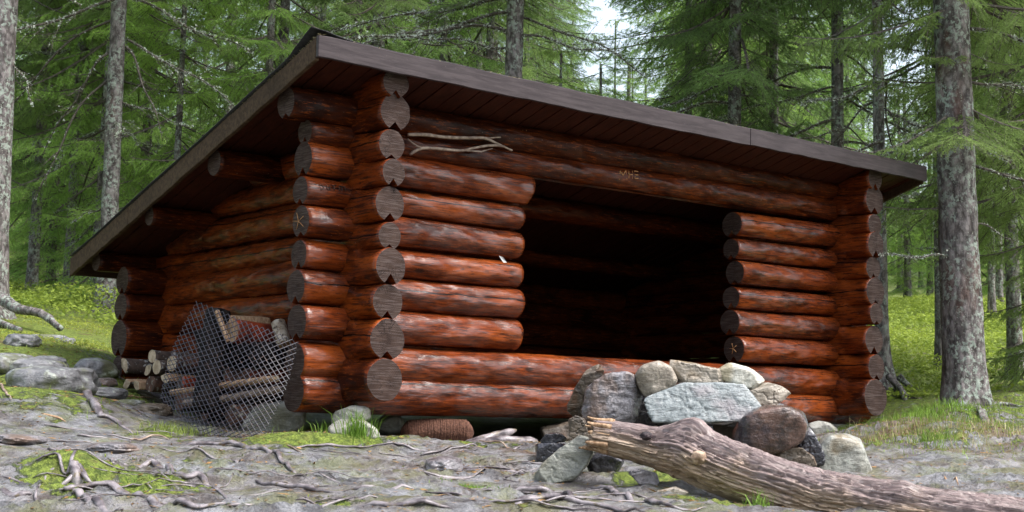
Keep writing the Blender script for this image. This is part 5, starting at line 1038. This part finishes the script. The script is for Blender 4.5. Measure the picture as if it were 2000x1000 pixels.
spruce('bright feathery spruce rising behind the left roof slope', 505, 650, 16.5, .06, 8, 'brightlow', G1, 22, 0, cs=1.05)
spruce('feathery spruce behind the upper corner of the roof', 680, 660, 18, .07, 9.5, 'low', G1, 23, 0)
spruce('dense young spruce above the roof left of the pale trunk', 850, 670, 19, .07, 8, 'brightlow', G1, 24, 0, cs=1.1)
spruce('bright spruce above the middle of the roof next to the sky gap', 1340, 680, 17, .06, 9.5, 'brightlow', G1, 25, 0, cs=1.1)
spruce('dark full spruce over the right third of the roof', 1510, 680, 16.5, .07, 9.5, 'low', G1, 26, 0, cs=1.1)
spruce('spruce with low green boughs behind the thick trunk at the right edge', 2075, 760, 12.2, .09, 12, 'low', G1, 27, 0, cs=1.0)
spruce('full spruce behind the far left trunks', 60, 600, 22, .09, 12, 'tallB', G1, 28, 0, ndead=4)
spruce('bright spruce filling the gap right of the far left trunk', 95, 600, 24, .08, 8, 'brightlow', G1, 29, 0, cs=1.3)
# the wood behind, thinning to the sky gaps near px 1215 and px 1780
G2 = 'spruces of the wood behind the shelter'; fr = random.Random(31); kinds = ['farA', 'farB', 'farC', 'farD', 'farB']; placed = []; cnt = 0
shade = {'farA': 'dark full spruce', 'farB': 'bright full-skirted spruce', 'farC': 'high-crowned spruce', 'farD': 'short bright bushy spruce'}
HT = {'farA': 13, 'farB': 11, 'farC': 14, 'farD': 8}
def mark(px):
    for lim, t in ((-30, 'outside the frame left of the big pale trunk'), (70, 'at the big pale trunk on the left frame edge'), (165, 'between the two left trunks'), (260, 'by the lichened trunk left of the roof'), (420, 'over the low end of the roof slope'), (560, 'over the middle of the roof slope'), (700, 'at the upper roof corner'),
            (860, 'over the front left of the eave'), (1050, 'around the pale trunk above the roof'), (1170, 'over the middle of the opening'), (1290, 'at the left sky gap'), (1450, 'around the grey trunk above the eave'), (1600, 'over the right wall logs'), (1730, 'over the right end of the eave'), (1830, 'at the right sky gap'), (1960, 'near the thick spotted trunk'), (2040, 'at the right frame edge')):
        if px < lim: return t
    return 'outside the frame past the right edge'
forced = [(1195, 40, 'farD'), (1235, 36, 'farB'), (1260, 50, 'farD'), (1170, 47, 'farB'), (1760, 38, 'farD'), (1800, 44, 'farB'), (1775, 30, 'farD'), (1745, 52, 'farB'), (1818, 33, 'farD'), (1215, 31, 'farD'), (1910, 31, 'farB'), (1960, 36, 'farD'), (1990, 42, 'farB'), (2010, 29, 'farB'), (1870, 46, 'farD'), (1900, 52, 'farB')]
used_l = {}
for k in range(900):
    if k < len(forced): px, d, kd = forced[k]
    else:
        if cnt >= 135: break
        d = 18+46*(fr.random()**1.05); px = fr.uniform(-180, 2180); kd = fr.choice(kinds)
        if px > 1740 and d < 27: continue
    gapd = min(abs(px-1212)/(70+1900/d), abs(px-1782)/(70+1700/d)); cs = fr.uniform(.85, 1.15)
    if gapd < 1 and (k >= len(forced) or d < 30) and not k < len(forced): continue
    c = at(px, 700, d)[:2]
    if k >= len(forced) and any(np.hypot(*(c-q)) < 1.7 for q in placed): continue
    if gapd < 1: cs = min(1.4, max(.35, (CAM[2]+(690 if px < 1500 else 650)/FPX*d-Hs(*c))/HT[kd]))
    placed.append(c); cnt += 1
    band = 'near' if d < 28 else ('farther back' if d < 42 else 'deep')
    lb = f"{shade[kd]} {band} {mark(px)}"
    used_l.setdefault(lb, []).append(px)

    r = spruce(lb, px, 700, d, fr.uniform(.06, .11), HT[kd], kd, G2, 300+k, fr.uniform(-.02, .02), cs=cs); r['px'] = px
for lb_, pxs in used_l.items():      # look-alikes in one spot: told apart by their order from the left
    if len(pxs) > 1:
        for o in [o for o in S.objects if o.get('label') == lb_]:
            o['label'] = ('left' if o['px'] == min(pxs) else 'right' if o['px'] == max(pxs) else 'middle')+('most ' if o['px'] in (min(pxs), max(pxs)) else ' ')+lb_
# wood behind and beside the photographer: unseen spruces added to block low light
G3 = 'unseen spruces added to block low light'; cen = np.array([0.2, -4.5]); pl3 = []
for k in range(400):
    if len(pl3) >= 18: break
    a = fr.uniform(0, 6.283); rad_ = fr.uniform(14.5, 24); c = cen+np.array([math.cos(a), math.sin(a)])*rad_; px_, py_, d_ = pix(c[0], c[1], 0.0)
    if abs((math.degrees(math.atan2(c[0]-1.5, c[1]+.5))-150+180) % 360-180) < 24: continue  # opening left toward the sun so its light reaches the front logs
    if (d_ > 0 and -900 < px_ < 2900) or any(np.hypot(*(c-q)) < 2.6 for q in pl3) or np.hypot(*(c-CAM[:2])) < 6: continue
    if d_ > 0 and d_ < 16 and -2000 < px_ < 4000 and rad_ < 11: continue
    pl3.append(c); rt = empty('spruce_tree', (c[0], c[1], Hs(*c))); kd = fr.choice(['farA', 'farC', 'farB'])
    tag(rt, 'unseen spruce added outside the frame to keep low light off the clearing', 'tree', G3)
    V, F = trunk_mesh(900+k, .11, HT[kd], 1.6); t = mesh_np('trunk', V, F, [M['bark']], True); t.parent = rt; child('crown', crown_data(kd), rt, (0, 0, 0), (0, 0, fr.uniform(0, 6)), fr.uniform(1.0, 1.3))
